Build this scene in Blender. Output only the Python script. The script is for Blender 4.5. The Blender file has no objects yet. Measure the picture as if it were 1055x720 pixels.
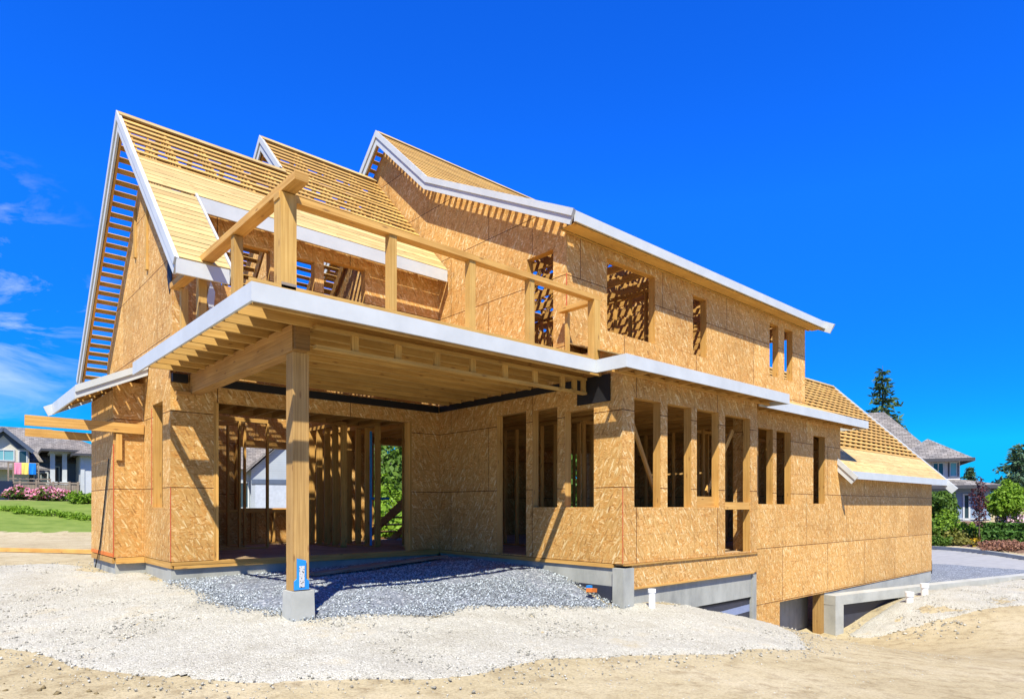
import bpy, math, random
import numpy as np
from mathutils import Vector, Matrix
random.seed(7); RNG = np.random.default_rng(11)
sc = bpy.context.scene; COL = sc.collection
V = Vector
HEAD = math.radians(48.0); EYE = .9
CF, SF = math.cos(HEAD), math.sin(HEAD)

# ------------------------------------------------------------------ terrain
CTRL=[(0,0,-.76),(-3,2,-.74),(3,-3,-.8),(-6,-4,-.8),(2,3.5,-.74),(4.2,2.6,-.8),(1.5,8,-.58),(-1.5,7,-.6),
(2.6,11.0,-.34),(2.6,12.9,-.28),(2.2,14.5,-.27),(0.5,13,-.42),(-2,12,-.5),(3.3,7.2,-.47),(4,11,-.30),(6,11,-.26),(8,11,-.17),(8,9,-.2),
(8,7.8,-.3),(8,6.6,-.70),(6,9,-.25),(4.6,8.4,-.28),(5,7.3,-.46),(6.6,7.2,-.46),(6.8,5.8,-.74),(4.5,5.5,-.66),(8.8,6.2,-.69),(10.5,6.2,-1.0),(12.4,6.2,-1.4),
(13.5,6.7,-1.78),(15.2,6.7,-2.16),(16.6,6.3,-2.3),(17.4,6.2,-2.2),(9.5,4.2,-1.12),(12,3.5,-1.45),(14.5,4.5,-2.0),(7,2,-.95),(10,1.5,-1.2),
(18.6,5.9,-1.72),(20,5.75,-1.46),(22.5,5.2,-1.42),(26,4.4,-1.40),(30,3,-1.4),(17,3.6,-1.78),(21,2.6,-1.5),(14,0,-1.4),(20,-4,-1.4),
(20,6.9,-1.75),(24,7.0,-1.72),(27,8,-1.5),(29,6.5,-1.45),(12,12,-.8),(20,12,-1.5),(5,14,-.3),(6,20,-.3),(14,22,-.5),(28,16,-1.3),
(4,30,-.42),(5.2,43.8,-.46),(0,44,-.46),(12,44,-.46),(6.7,57,1.25),(0,57,1.25),(14,57,1.2),(8,75,1.4),(-20,30,-.5),(-20,60,.6),(20,40,-.3),
(23.79,-1.23,-1.4),(30.48,6.20,-1.36),(37.84,14.37,-1.2),(50.55,28.49,-1),(26.91,-1.35,-1.28),(32.93,5.34,-1.2),(37.61,10.54,-1.12),(31.89,-0.45,-0.6),(37.91,6.24,-0.45),(44.60,13.67,-0.3),(38.58,0.25,0.1),(46.61,9.17,0.15),(54.71,9.95,0.4),(62.44,24.51,0.4)]
P=np.array(CTRL,float)
def _k(r2): return np.where(r2>1e-12, .5*r2*np.log(np.maximum(r2,1e-12)),0)
def _fit():
    n=len(P);d2=((P[:,None,:2]-P[None,:,:2])**2).sum(-1)
    A=np.zeros((n+3,n+3));A[:n,:n]=_k(d2)+np.eye(n)*.15
    A[:n,n]=1;A[:n,n+1:]=P[:,:2];A[n,:n]=1;A[n+1:,:n]=P[:,:2].T
    b=np.zeros(n+3);b[:n]=P[:,2];return np.linalg.solve(A,b)
W_=_fit()
def H(x,y):
    x=np.asarray(x,float);y=np.asarray(y,float);sh=x.shape;q=np.stack([x.ravel(),y.ravel()],-1)
    out=np.empty(len(q))
    for i in range(0,len(q),20000):
        c=q[i:i+20000];d2=((c[:,None]-P[None,:,:2])**2).sum(-1)
        out[i:i+20000]=_k(d2)@W_[:len(P)]+W_[len(P)]+c@W_[len(P)+1:]
    r=np.hypot(q[:,0]-15,q[:,1]-22);w=np.clip((r-45)/30,0,1);w=w*w*(3-2*w)
    return (out*(1-w)+(-.2)*w).reshape(sh)
def Hs(x, y): return float(H(np.array([x]), np.array([y]))[0])
def away(u, t):
    """ground position t metres ahead of the viewpoint, in the direction of column u"""
    l = (u-527.5)/675; return (CF+SF*l)*t, (SF-CF*l)*t

# ------------------------------------------------------------------ materials
def mat(name, rough=.8, spec=.3):
    m = bpy.data.materials.new(name); m.use_nodes = True
    nt = m.node_tree; b = nt.nodes['Principled BSDF']
    b.inputs['Roughness'].default_value = rough
    b.inputs['Specular IOR Level'].default_value = spec
    return m, nt, b
def N(nt, t, **kw):
    n = nt.nodes.new(t)
    for k, v in kw.items():
        if k.startswith('i_'): n.inputs[k[2:].replace('_', ' ')].default_value = v
        else: setattr(n, k, v)
    return n
def L(nt, a, b): nt.links.new(a, b)
def math_(nt, op, a, b=None, clamp=False):
    n = N(nt, 'ShaderNodeMath', operation=op, use_clamp=clamp)
    for i, x in enumerate((a, b)):
        if x is None: continue
        if isinstance(x, (int, float)): n.inputs[i].default_value = x
        else: L(nt, x, n.inputs[i])
    return n.outputs[0]
def mixc(nt, f, a, b, bt='MIX'):
    n = N(nt, 'ShaderNodeMix', data_type='RGBA', blend_type=bt)
    for s, x in ((n.inputs[0], f), (n.inputs[6], a), (n.inputs[7], b)):
        if isinstance(x, (int, float)): s.default_value = x
        elif isinstance(x, tuple): s.default_value = (*x[:3], 1)
        else: L(nt, x, s)
    return n.outputs[2]
def ramp(nt, f, stops, interp='LINEAR'):
    n = N(nt, 'ShaderNodeValToRGB'); n.color_ramp.interpolation = interp
    e = n.color_ramp.elements
    while len(e) < len(stops): e.new(.5)
    for el, (p, c) in zip(e, stops): el.position = p; el.color = (*c, 1)
    L(nt, f, n.inputs[0]); return n.outputs[0]
def tone_mul(nt, col):
    a = N(nt, 'ShaderNodeAttribute', attribute_name='tone')
    return mixc(nt, 1.0, col, a.outputs['Color'], 'MULTIPLY')
def bump(nt, b, h, strength, dist=.01):
    n = N(nt, 'ShaderNodeBump', i_Strength=strength, i_Distance=dist)
    L(nt, h, n.inputs['Height']); L(nt, n.outputs[0], b.inputs['Normal'])

def osb_mat(name, tint=(1, 1, 1), lines=True):
    m, nt, b = mat(name, .75, .25)
    uv = N(nt, 'ShaderNodeUVMap').outputs[0]
    warp = N(nt, 'ShaderNodeTexNoise', i_Scale=9.0, i_Detail=1.0); L(nt, uv, warp.inputs['Vector'])
    wv = N(nt, 'ShaderNodeVectorMath', operation='MULTIPLY_ADD')
    L(nt, warp.outputs['Color'], wv.inputs[0]); wv.inputs[1].default_value = (.012, .012, 0); L(nt, uv, wv.inputs[2])
    res = None
    for i, (ang, lx, ly) in enumerate(((82, .078, .020), (132, .070, .017), (22, .074, .019), (170, .062, .016), (60, .092, .022))):
        mp = N(nt, 'ShaderNodeMapping'); mp.inputs['Rotation'].default_value = (0, 0, math.radians(ang))
        mp0 = N(nt, 'ShaderNodeMapping'); mp0.inputs['Scale'].default_value = (1/lx, 1/ly, 1); mp0.inputs['Location'].default_value = (i*3.7, i*7.1, 0)
        L(nt, wv.outputs[0], mp.inputs[0]); L(nt, mp.outputs[0], mp0.inputs[0])
        vo = N(nt, 'ShaderNodeTexVoronoi', voronoi_dimensions='2D', i_Scale=1.0); L(nt, mp0.outputs[0], vo.inputs['Vector'])
        sp = N(nt, 'ShaderNodeSeparateColor'); L(nt, vo.outputs['Color'], sp.inputs[0])
        val = sp.outputs[0]; pr = sp.outputs[1]
        if res is None: res = val
        else:
            f = math_(nt, 'GREATER_THAN', pr, .55)
            mx = N(nt, 'ShaderNodeMix', data_type='FLOAT'); L(nt, f, mx.inputs[0]); L(nt, res, mx.inputs[2]); L(nt, val, mx.inputs[3]); res = mx.outputs[0]
    t = tint
    def c(r, g, bb): return (r*t[0], g*t[1], bb*t[2])
    col = ramp(nt, res, [(0, c(.33, .165, .048)), (.10, c(.46, .250, .072)), (.5, c(.535, .305, .096)), (.80, c(.59, .36, .130)), (.93, c(.67, .46, .21)), (1, c(.76, .59, .32))])
    col = mixc(nt, 1.0, col, ramp(nt, pr, [(0, (1.06, .96, .84)), (.5, (1.0, 1.0, 1.0)), (1, (.98, 1.04, 1.10))]), 'MULTIPLY')
    big = N(nt, 'ShaderNodeTexNoise', i_Scale=.9, i_Detail=4.0, i_Roughness=.6); L(nt, uv, big.inputs['Vector'])
    col = mixc(nt, 1.0, col, ramp(nt, big.outputs[0], [(.25, (.80, .77, .72)), (.5, (1, 1, 1)), (.75, (1.06, 1.08, 1.10))]), 'MULTIPLY')
    if lines:
        br = N(nt, 'ShaderNodeTexBrick', i_Scale=1.0, i_Mortar_Size=.0075, i_Mortar_Smooth=0.0, i_Brick_Width=2.44, i_Row_Height=1.22)
        br.inputs['Color1'].default_value = (.86, .83, .78, 1); br.inputs['Color2'].default_value = (1.08, 1.08, 1.06, 1); br.inputs['Mortar'].default_value = (.20, .13, .09, 1)
        L(nt, uv, br.inputs['Vector']); col = mixc(nt, 1.0, col, br.outputs['Color'], 'MULTIPLY')
        sx = N(nt, 'ShaderNodeSeparateXYZ'); L(nt, uv, sx.inputs[0])
        for k, o in ((0, .4067), (1, .4067)):
            fr = math_(nt, 'FRACT', math_(nt, 'DIVIDE', math_(nt, 'ADD', sx.outputs[k], 100.0), o))
            ln = math_(nt, 'LESS_THAN', fr, .016)
            col = mixc(nt, math_(nt, 'MULTIPLY', ln, .42), col, (.16, .08, .035))
    L(nt, tone_mul(nt, col), b.inputs['Base Color'])
    bump(nt, b, res, .25, .004)
    return m
def lumber_mat(name, a=(.46, .250, .065), c=(.60, .365, .115), rough=.7, knots=True):
    m, nt, b = mat(name, rough, .25)
    uv = N(nt, 'ShaderNodeUVMap').outputs[0]
    mp = N(nt, 'ShaderNodeMapping'); mp.inputs['Scale'].default_value = (.9, 42, 1); L(nt, uv, mp.inputs[0])
    n1 = N(nt, 'ShaderNodeTexNoise', i_Scale=1.0, i_Detail=5.0, i_Roughness=.65, i_Distortion=.4); L(nt, mp.outputs[0], n1.inputs['Vector'])
    col = ramp(nt, n1.outputs[0], [(.25, tuple(x*.85 for x in a)), (.42, a), (.68, c), (.85, tuple(min(.85, x*1.08) for x in c))])
    n2 = N(nt, 'ShaderNodeTexNoise', i_Scale=1.7, i_Detail=3.0); L(nt, uv, n2.inputs['Vector'])
    col = mixc(nt, 1.0, col, ramp(nt, n2.outputs[0], [(.3, (.84, .80, .74)), (.6, (1.03, 1.03, 1.0))]), 'MULTIPLY')
    if knots:
        mk = N(nt, 'ShaderNodeMapping'); mk.inputs['Scale'].default_value = (2.6, 9, 1); L(nt, uv, mk.inputs[0])
        vo = N(nt, 'ShaderNodeTexVoronoi', voronoi_dimensions='2D', i_Scale=1.0); L(nt, mk.outputs[0], vo.inputs['Vector'])
        k = ramp(nt, vo.outputs['Distance'], [(0, (.8, .8, .8)), (.08, (.5, .5, .5)), (.15, (0, 0, 0))])
        ks = N(nt, 'ShaderNodeSeparateColor'); L(nt, vo.outputs['Color'], ks.inputs[0]); k = math_(nt, 'MULTIPLY', k, math_(nt, 'GREATER_THAN', ks.outputs[0], .72))
        col = mixc(nt, k, col, (.17, .075, .025))
    L(nt, tone_mul(nt, col), b.inputs['Base Color'])
    bump(nt, b, n1.outputs[0], .2, .003)
    return m
def noisy(name, stops, scale=4, rough=.85, spec=.25, coord='Object', detail=6, bstr=.3, bdist=.01, stretch=None, tone=True):
    m, nt, b = mat(name, rough, spec)
    tc = N(nt, 'ShaderNodeTexCoord').outputs[coord]
    if stretch:
        mp = N(nt, 'ShaderNodeMapping'); mp.inputs['Scale'].default_value = stretch; L(nt, tc, mp.inputs[0]); tc = mp.outputs[0]
    n1 = N(nt, 'ShaderNodeTexNoise', i_Scale=float(scale), i_Detail=float(detail), i_Roughness=.65); L(nt, tc, n1.inputs['Vector'])
    col = ramp(nt, n1.outputs[0], stops)
    if tone: col = tone_mul(nt, col)
    L(nt, col, b.inputs['Base Color'])
    if bstr: bump(nt, b, n1.outputs[0], bstr, bdist)
    return m
def flat(name, c, rough=.5, spec=.4, scale=6, var=.12, **k):
    return noisy(name, [(.3, tuple(x*(1-var) for x in c)), (.7, tuple(min(.95, x*(1+var)) for x in c))], scale, rough, spec, bstr=.05, **k)
def siding_mat(name, c, pitch=.15):
    m, nt, b = mat(name, .6, .3)
    tc = N(nt, 'ShaderNodeTexCoord').outputs['Object']
    sx = N(nt, 'ShaderNodeSeparateXYZ'); L(nt, tc, sx.inputs[0])
    fr = math_(nt, 'FRACT', math_(nt, 'DIVIDE', math_(nt, 'ADD', sx.outputs[2], 50.0), pitch))
    n1 = N(nt, 'ShaderNodeTexNoise', i_Scale=.8, i_Detail=4.0); L(nt, tc, n1.inputs['Vector'])
    col = ramp(nt, n1.outputs[0], [(.3, tuple(x*.9 for x in c)), (.7, tuple(min(.9, x*1.08) for x in c))])
    col = mixc(nt, math_(nt, 'MULTIPLY', math_(nt, 'LESS_THAN', fr, .1), .5), col, tuple(x*.45 for x in c))
    L(nt, col, b.inputs['Base Color']); bump(nt, b, fr, .5, .02); return m
def shingle_mat(name, c):
    m, nt, b = mat(name, .9, .15)
    uv = N(nt, 'ShaderNodeUVMap').outputs[0]
    br = N(nt, 'ShaderNodeTexBrick', i_Scale=1.0, i_Mortar_Size=.012, i_Brick_Width=.33, i_Row_Height=.16)
    br.inputs['Color1'].default_value = (*[x*.7 for x in c], 1); br.inputs['Color2'].default_value = (*[x*1.25 for x in c], 1); br.inputs['Mortar'].default_value = (*[x*.35 for x in c], 1)
    L(nt, uv, br.inputs['Vector'])
    n1 = N(nt, 'ShaderNodeTexNoise', i_Scale=1.3, i_Detail=6.0); L(nt, uv, n1.inputs['Vector'])
    col = mixc(nt, 1.0, br.outputs['Color'], ramp(nt, n1.outputs[0], [(.3, (.75, .75, .78)), (.7, (1.2, 1.15, 1.1))]), 'MULTIPLY')
    L(nt, col, b.inputs['Base Color']); bump(nt, b, br.outputs['Fac'], .3, .02); return m
def leaf_mat(name, c1, c2, trans=.25):
    m, nt, b = mat(name, .6, .25)
    a = N(nt, 'ShaderNodeAttribute', attribute_name='tone')
    col = ramp(nt, a.outputs['Fac'], [(0, c1), (1, c2)])
    L(nt, col, b.inputs['Base Color'])
    tr = N(nt, 'ShaderNodeBsdfTranslucent'); L(nt, mixc(nt, 1.0, col, (1.2, 1.25, .6), 'MULTIPLY'), tr.inputs[0])
    mx = N(nt, 'ShaderNodeMixShader'); mx.inputs[0].default_value = trans
    L(nt, b.outputs[0], mx.inputs[1]); L(nt, tr.outputs[0], mx.inputs[2]); L(nt, mx.outputs[0], nt.nodes['Material Output'].inputs[0]); return m

M = {}
M['osb'] = osb_mat('osb')
M['osb_plain'] = osb_mat('osb_plain', (.95, .95, .95), False)
M['lumber'] = lumber_mat('lumber')
M['batten'] = lumber_mat('batten', (.45, .265, .072), (.58, .375, .122))
M['sheath'] = lumber_mat('sheathing', (.44, .31, .125), (.56, .425, .20))
M['timber'] = lumber_mat('timber', (.34, .20, .065), (.49, .305, .11))
M['beam'] = lumber_mat('beam', (.36, .19, .055), (.52, .30, .10))
M['old'] = lumber_mat('weathered_wood', (.20, .16, .125), (.34, .28, .22))
M['white'] = flat('primed_trim', (.47, .495, .50), .45, .4, 2.2, .08)
M['conc'] = noisy('concrete', [(.25, (.20, .205, .19)), (.5, (.31, .315, .285)), (.75, (.39, .395, .36))], 1.6, .85, .2, bstr=.25, stretch=(1.4, 1.4, .6))
M['conc_pale'] = noisy('pale_concrete', [(.25, (.26, .265, .24)), (.5, (.35, .355, .32)), (.75, (.42, .425, .39))], 1.8, .85, .2, bstr=.25)
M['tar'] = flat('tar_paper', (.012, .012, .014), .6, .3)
M['mem'] = flat('membrane', (.028, .032, .05), .45, .4)
M['memstrip'] = flat('membrane_strip', (.20, .24, .36), .5, .4)
M['floor'] = noisy('dusty_plywood', [(.3, (.28, .19, .11)), (.7, (.44, .32, .19))], 1.5, .9, .1)
M['pvc'] = flat('white_pvc', (.80, .80, .78), .35, .5, var=.03)
M['blue'] = flat('blue_plastic', (.01, .22, .62), .35, .5)
M['grey'] = flat('grey_metal', (.42, .42, .42), .45, .5)
M['speck'] = noisy('speckled_label', [(.36, (.03, .03, .03)), (.42, (.48, .48, .47)), (1, (.55, .55, .54))], 45, .5, .3, bstr=0, detail=1)
M['red'] = flat('red_edge_paint', (.46, .085, .035), .7, .2)
M['orange'] = flat('orange_spray', (.62, .17, .03), .7, .2)
M['black'] = flat('black_rubber', (.015, .015, .015), .6, .3)

# ------------------------------------------------------------------ mesh builder
class MB:
    def __init__(s): s.v = []; s.f = []; s.uv = []; s.t = []
    def poly(s, pts, uvs=None, tone=1.0):
        i = len(s.v); pts = [V(p) for p in pts]; s.v += [tuple(p) for p in pts]
        s.f.append(tuple(range(i, i+len(pts))))
        if uvs is None:
            n = (pts[1]-pts[0]).cross(pts[-1]-pts[0])
            if len(pts) > 3: n += (pts[2]-pts[1]).cross(pts[3]-pts[1]) if len(pts) > 3 else V()
            ax = max(range(3), key=lambda k: abs(n[k]))
            if ax == 0: uvs = [(p.y, p.z) for p in pts]
            elif ax == 1: uvs = [(p.x, p.z) for p in pts]
            else: uvs = [(p.x, p.y) for p in pts]
        s.uv += uvs; s.t.append(tone)
    def box(s, x0, x1, y0, y1, z0, z1, tone=1.0, skip=''):
        p = lambda a, b, c: (a, b, c)
        if 'L' not in skip: s.poly([p(x0,y1,z0), p(x0,y0,z0), p(x0,y0,z1), p(x0,y1,z1)], None, tone)
        if 'R' not in skip: s.poly([p(x1,y0,z0), p(x1,y1,z0), p(x1,y1,z1), p(x1,y0,z1)], None, tone)
        if 'F' not in skip: s.poly([p(x0,y0,z0), p(x1,y0,z0), p(x1,y0,z1), p(x0,y0,z1)], None, tone)
        if 'B' not in skip: s.poly([p(x1,y1,z0), p(x0,y1,z0), p(x0,y1,z1), p(x1,y1,z1)], None, tone)
        if 'T' not in skip: s.poly([p(x0,y0,z1), p(x1,y0,z1), p(x1,y1,z1), p(x0,y1,z1)], None, tone)
        if 'D' not in skip: s.poly([p(x0,y1,z0), p(x1,y1,z0), p(x1,y0,z0), p(x0,y0,z0)], None, tone)
    def beam(s, p0, p1, w, h, up=(0, 0, 1), tone=None, jit=.17):
        """bar from p0 to p1: w across, h along 'up'; grain runs along the bar"""
        p0, p1 = V(p0), V(p1); d = p1-p0; ln = d.length; d = d/ln
        sd = d.cross(V(up)).normalized(); u2 = sd.cross(d)
        if tone is None: tone = 1 + random.uniform(-jit, jit*.6)
        a, b = sd*(w/2), u2*(h/2); ou, ov = random.uniform(0, 50), random.uniform(0, 50)
        c0 = [p0-a-b, p0+a-b, p0+a+b, p0-a+b]; c1 = [q+d*ln for q in c0]
        per = [0, w, w+h, w+h+w, 2*(w+h)]
        for k in range(4):
            j = (k+1) % 4
            s.poly([c0[k], c0[j], c1[j], c1[k]][::-1], [(ou, ov+per[k]), (ou, ov+per[k+1]), (ou+ln, ov+per[k+1]), (ou+ln, ov+per[k])][::-1], tone)
        s.poly(c0, [(ou, ov), (ou+.02, ov), (ou+.02, ov+h), (ou, ov+h)], tone*.85)
        s.poly(c1[::-1], [(ou, ov), (ou+.02, ov), (ou+.02, ov+h), (ou, ov+h)], tone*.85)
    def prism(s, prof, axis, c0, c1, tone=1.0):
        """polygon profile in the plane across 'axis', extruded from c0 to c1"""
        mk = (lambda c, q: (c, q[0], q[1])) if axis == 'x' else ((lambda c, q: (q[0], c, q[1])) if axis == 'y' else (lambda c, q: (q[0], q[1], c)))
        A = [mk(c0, q) for q in prof]; B = [mk(c1, q) for q in prof]
        s.poly(A, None, tone); s.poly(B[::-1], None, tone)
        for k in range(len(prof)):
            j = (k+1) % len(prof); s.poly([A[j], A[k], B[k], B[j]], None, tone)
    def tube(s, pts, r, n=8, tone=1.0, cap=True):
        pts = [V(p) for p in pts]; rings = []
        rr = r if isinstance(r, (list, tuple)) else [r]*len(pts)
        for i, p in enumerate(pts):
            d = (pts[min(i+1, len(pts)-1)]-pts[max(i-1, 0)]).normalized()
            a = d.cross(V((0, 0, 1)) if abs(d.z) < .9 else V((1, 0, 0))).normalized(); b = d.cross(a)
            rings.append([p+a*rr[i]*math.cos(2*math.pi*k/n)+b*rr[i]*math.sin(2*math.pi*k/n) for k in range(n)])
        for i in range(len(rings)-1):
            for k in range(n):
                j = (k+1) % n
                s.poly([rings[i][k], rings[i][j], rings[i+1][j], rings[i+1][k]], [(i, k/n), (i, (k+1)/n), (i+1, (k+1)/n), (i+1, k/n)], tone)
        if cap: s.poly(rings[0], None, tone); s.poly(rings[-1][::-1], None, tone)
    def build(s, name, m, parent=None, smooth=False):
        me = bpy.data.meshes.new(name); me.from_pydata(s.v, [], s.f); me.update()
        me.uv_layers.new(name='UVMap').data.foreach_set('uv', np.array(s.uv, np.float32).ravel())
        me.attributes.new('tone', 'FLOAT', 'FACE').data.foreach_set('value', np.array(s.t, np.float32))
        me.materials.append(m)
        if smooth: me.polygons.foreach_set('use_smooth', [True]*len(s.f))
        o = bpy.data.objects.new(name, me); COL.objects.link(o)
        if parent: o.parent = parent
        return o
def tag(o, label=None, cat=None, group=None, kind=None):
    for k, x in (('label', label), ('category', cat), ('group', group), ('kind', kind)):
        if x: o[k] = x
    return o
def empty(name, label, cat, group=None):
    o = bpy.data.objects.new(name, None); COL.objects.link(o); o.empty_display_size = .3
    return tag(o, label, cat, group)
def rawmesh(name, verts, faces, m, tones=None, parent=None, smooth=False):
    me = bpy.data.meshes.new(name); nv, nf, k = len(verts), len(faces), faces.shape[1]
    me.vertices.add(nv); me.vertices.foreach_set('co', np.ascontiguousarray(verts, np.float32).ravel())
    me.loops.add(nf*k); me.loops.foreach_set('vertex_index', np.ascontiguousarray(faces, np.int32).ravel())
    me.polygons.add(nf); me.polygons.foreach_set('loop_start', np.arange(0, nf*k, k, dtype=np.int32))
    me.update(calc_edges=True)
    if tones is None: tones = np.ones(nf)
    me.attributes.new('tone', 'FLOAT', 'FACE').data.foreach_set('value', tones.astype(np.float32))
    if smooth: me.polygons.foreach_set('use_smooth', [True]*nf)
    me.materials.append(m); o = bpy.data.objects.new(name, me); COL.objects.link(o)
    if parent: o.parent = parent
    return o

# ------------------------------------------------------------------ walls with openings
def sheet(mb, axis, c, th, a0, a1, z0, z1, holes=()):
    """wall sheet in the plane axis=c (outer face), thickness th inwards (+axis), with rectangular holes (a0,a1,z0,z1)"""
    As = sorted({a0, a1, *[h[i] for h in holes for i in (0, 1) if a0 < h[i] < a1]})
    Zs = sorted({z0, z1, *[h[i] for h in holes for i in (2, 3) if z0 < h[i] < z1]})
    def solid(i, j):
        if not (0 <= i < len(As)-1 and 0 <= j < len(Zs)-1): return False
        am, zm = (As[i]+As[i+1])/2, (Zs[j]+Zs[j+1])/2
        return not any(h[0] < am < h[1] and h[2] < zm < h[3] for h in holes)
    P3 = (lambda a, d, z: (c+d, a, z)) if axis == 'x' else (lambda a, d, z: (a, c+d, z))
    for i in range(len(As)-1):
        for j in range(len(Zs)-1):
            if not solid(i, j): continue
            l, r, b, t = As[i], As[i+1], Zs[j], Zs[j+1]
            mb.poly([P3(l,0,b), P3(r,0,b), P3(r,0,t), P3(l,0,t)]); mb.poly([P3(r,th,b), P3(l,th,b), P3(l,th,t), P3(r,th,t)])
            if not solid(i-1, j): mb.poly([P3(l,0,b), P3(l,th,b), P3(l,th,t), P3(l,0,t)])
            if not solid(i+1, j): mb.poly([P3(r,th,b), P3(r,0,b), P3(r,0,t), P3(r,th,t)])
            if not solid(i, j-1): mb.poly([P3(l,0,b), P3(r,0,b), P3(r,th,b), P3(l,th,b)])
            if not solid(i, j+1): mb.poly([P3(l,0,t), P3(l,th,t), P3(r,th,t), P3(r,0,t)])
TH = .014
def wall(parent, axis, c, a0, a1, z0, z1, holes=(), gable=None, name='wall', frames=True, th=TH, m=None, fname='window_frame'):
    mb = MB(); sheet(mb, axis, c, th, a0, a1, z0, z1, holes)
    if gable:
        ax = 'x' if axis == 'x' else 'y'; mb.prism(gable, ax, c, c+th)
    o = mb.build(name, m or M['osb'], parent)
    if frames:
        for h in holes:
            f = MB(); t = .04; d0, d1 = th+.001, .155
            s = 1 if th > 0 else -1
            if th < 0: d0, d1 = th-.001, -.155
            dm = (d0+d1)/2; w = abs(d1-d0)
            Q = (lambda a, z: (c+dm, a, z)) if axis == 'x' else (lambda a, z: (a, c+dm, z))
            side = (1, 0, 0) if axis == 'x' else (0, 1, 0)
            l, r, b, tp = h[:4]
            # trimmer studs sit just outside the opening, so their inner faces are its reveals
            for a in (l-t/2+.004, r+t/2-.004): f.beam(Q(a, b-.04), Q(a, tp+.04), t, w, side)
            f.beam(Q(l+.0045, tp+.09), Q(r-.0045, tp+.09), w, .18-.008, (0, 0, 1))
            if h[2] > z0+.08: f.beam(Q(l+.0045, b-.016), Q(r-.0045, b-.016), w, .04, (0, 0, 1))
            f.build('door_frame' if h[3]-h[2] > 2.0 else fname, M['lumber'], parent)
    return o
def studs(mb, axis, c, a0, a1, z0, z1, sp=.406, d=.09, jit=.0):
    Q = (lambda a, z: (c, a, z)) if axis == 'x' else (lambda a, z: (a, c, z))
    side = (1, 0, 0) if axis == 'x' else (0, 1, 0)
    n = max(1, int((a1-a0)/sp))
    for i in range(n+1):
        a = a0 + (a1-a0)*i/n
        mb.beam(Q(a, z0+.04), Q(a, z1-.08), .04, d, side, 1.08*(1+random.uniform(-.15, .1)))
    mb.beam(Q(a0, z0+.02), Q(a1, z0+.02), d, .038, (0, 0, 1)); mb.beam(Q(a0, z1-.04), Q(a1, z1-.04), d, .076, (0, 0, 1))

# ------------------------------------------------------------------ roofs
def slope_boards(mb, x0, x1, A, B, pitch=.205, w=.09, th=.02, gapjit=.006, phase=.06):
    """boards along X laid from A=(y,z) up to B=(y,z); top of boards lies on the line A-B"""
    ya, za = A; yb, zb = B; ln = math.hypot(yb-ya, zb-za); dy, dz = (yb-ya)/ln, (zb-za)/ln
    nrm = V((0, -dz, dy)) if dy > 0 else V((0, dz, -dy))
    s = phase
    while s < ln-.02:
        y, z = ya+dy*s, za+dz*s; off = nrm*(-th/2); q = random.uniform(-gapjit, gapjit)
        cuts = [x0]; x = x0
        while x1-x > 5.2:
            x += random.uniform(2.4, 4.6); cuts.append(x)
        cuts.append(x1)
        for a, b in zip(cuts[:-1], cuts[1:]):
            e = random.uniform(-.004, .004)
            mb.beam((a+.002, y+off.y+dy*(q+e), z+off.z+dz*(q+e)), (b-.002, y+off.y+dy*(q+e), z+off.z+dz*(q+e)), w, th, tuple(nrm), None, .16)
        s += pitch
def slope_rafters(mb, x0, x1, A, B, sp=.6, w=.04, h=.18, drop=.022):
    ya, za = A; yb, zb = B; ln = math.hypot(yb-ya, zb-za); dy, dz = (yb-ya)/ln, (zb-za)/ln
    nrm = V((0, -dz, dy)) if dy > 0 else V((0, dz, -dy)); off = nrm*(-(drop+h/2))
    n = max(1, round((x1-x0)/sp))
    for i in range(n+1):
        x = x0+(x1-x0)*i/n
        mb.beam((x, ya+off.y, za+off.z), (x, yb+off.y, zb+off.z), w, h, tuple(nrm), None, .15)
def barge(parent, x, pts, h=.24, out=-1):
    """double white barge board, mitred at the kinks, hung along the line of (y,z) points in the plane x"""
    nr = []
    for (ya, za), (yb, zb) in zip(pts[:-1], pts[1:]):
        ln = math.hypot(yb-ya, zb-za); dy, dz = (yb-ya)/ln, (zb-za)/ln
        nr.append((-dz, dy) if dy > 0 else (dz, -dy))
    mit = []
    for i in range(len(pts)):
        a = nr[max(i-1, 0)]; b = nr[min(i, len(nr)-1)]; k = 1+a[0]*b[0]+a[1]*b[1]
        mit.append(((a[0]+b[0])/k, (a[1]+b[1])/k))
    f = MB()
    for xa, xb, top, bot in ((x, x-out*.035, .012, .012-h), (x+out*.002, x+out*.026, .022, .012-h*.44)):
        for i in range(len(pts)-1):
            q = [(pts[k][0]+mit[k][0]*o, pts[k][1]+mit[k][1]*o) for k, o in ((i, top), (i+1, top), (i+1, bot), (i, bot))]
            f.prism(q, 'x', xa, xb)
    return f.build('barge_board', M['white'], parent)

# ================================================================== THE HOUSE
house = empty('unfinished_house', 'large unfinished house clad in bare OSB panels with open slatted roofs', 'house')
WX, PX, YB = 8.18, 2.94, 11.40      # porch right wall, left gable wall, porch back wall
def part(mb, name, m, parent=None): return mb.build(name, M[m], parent or house)

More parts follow.
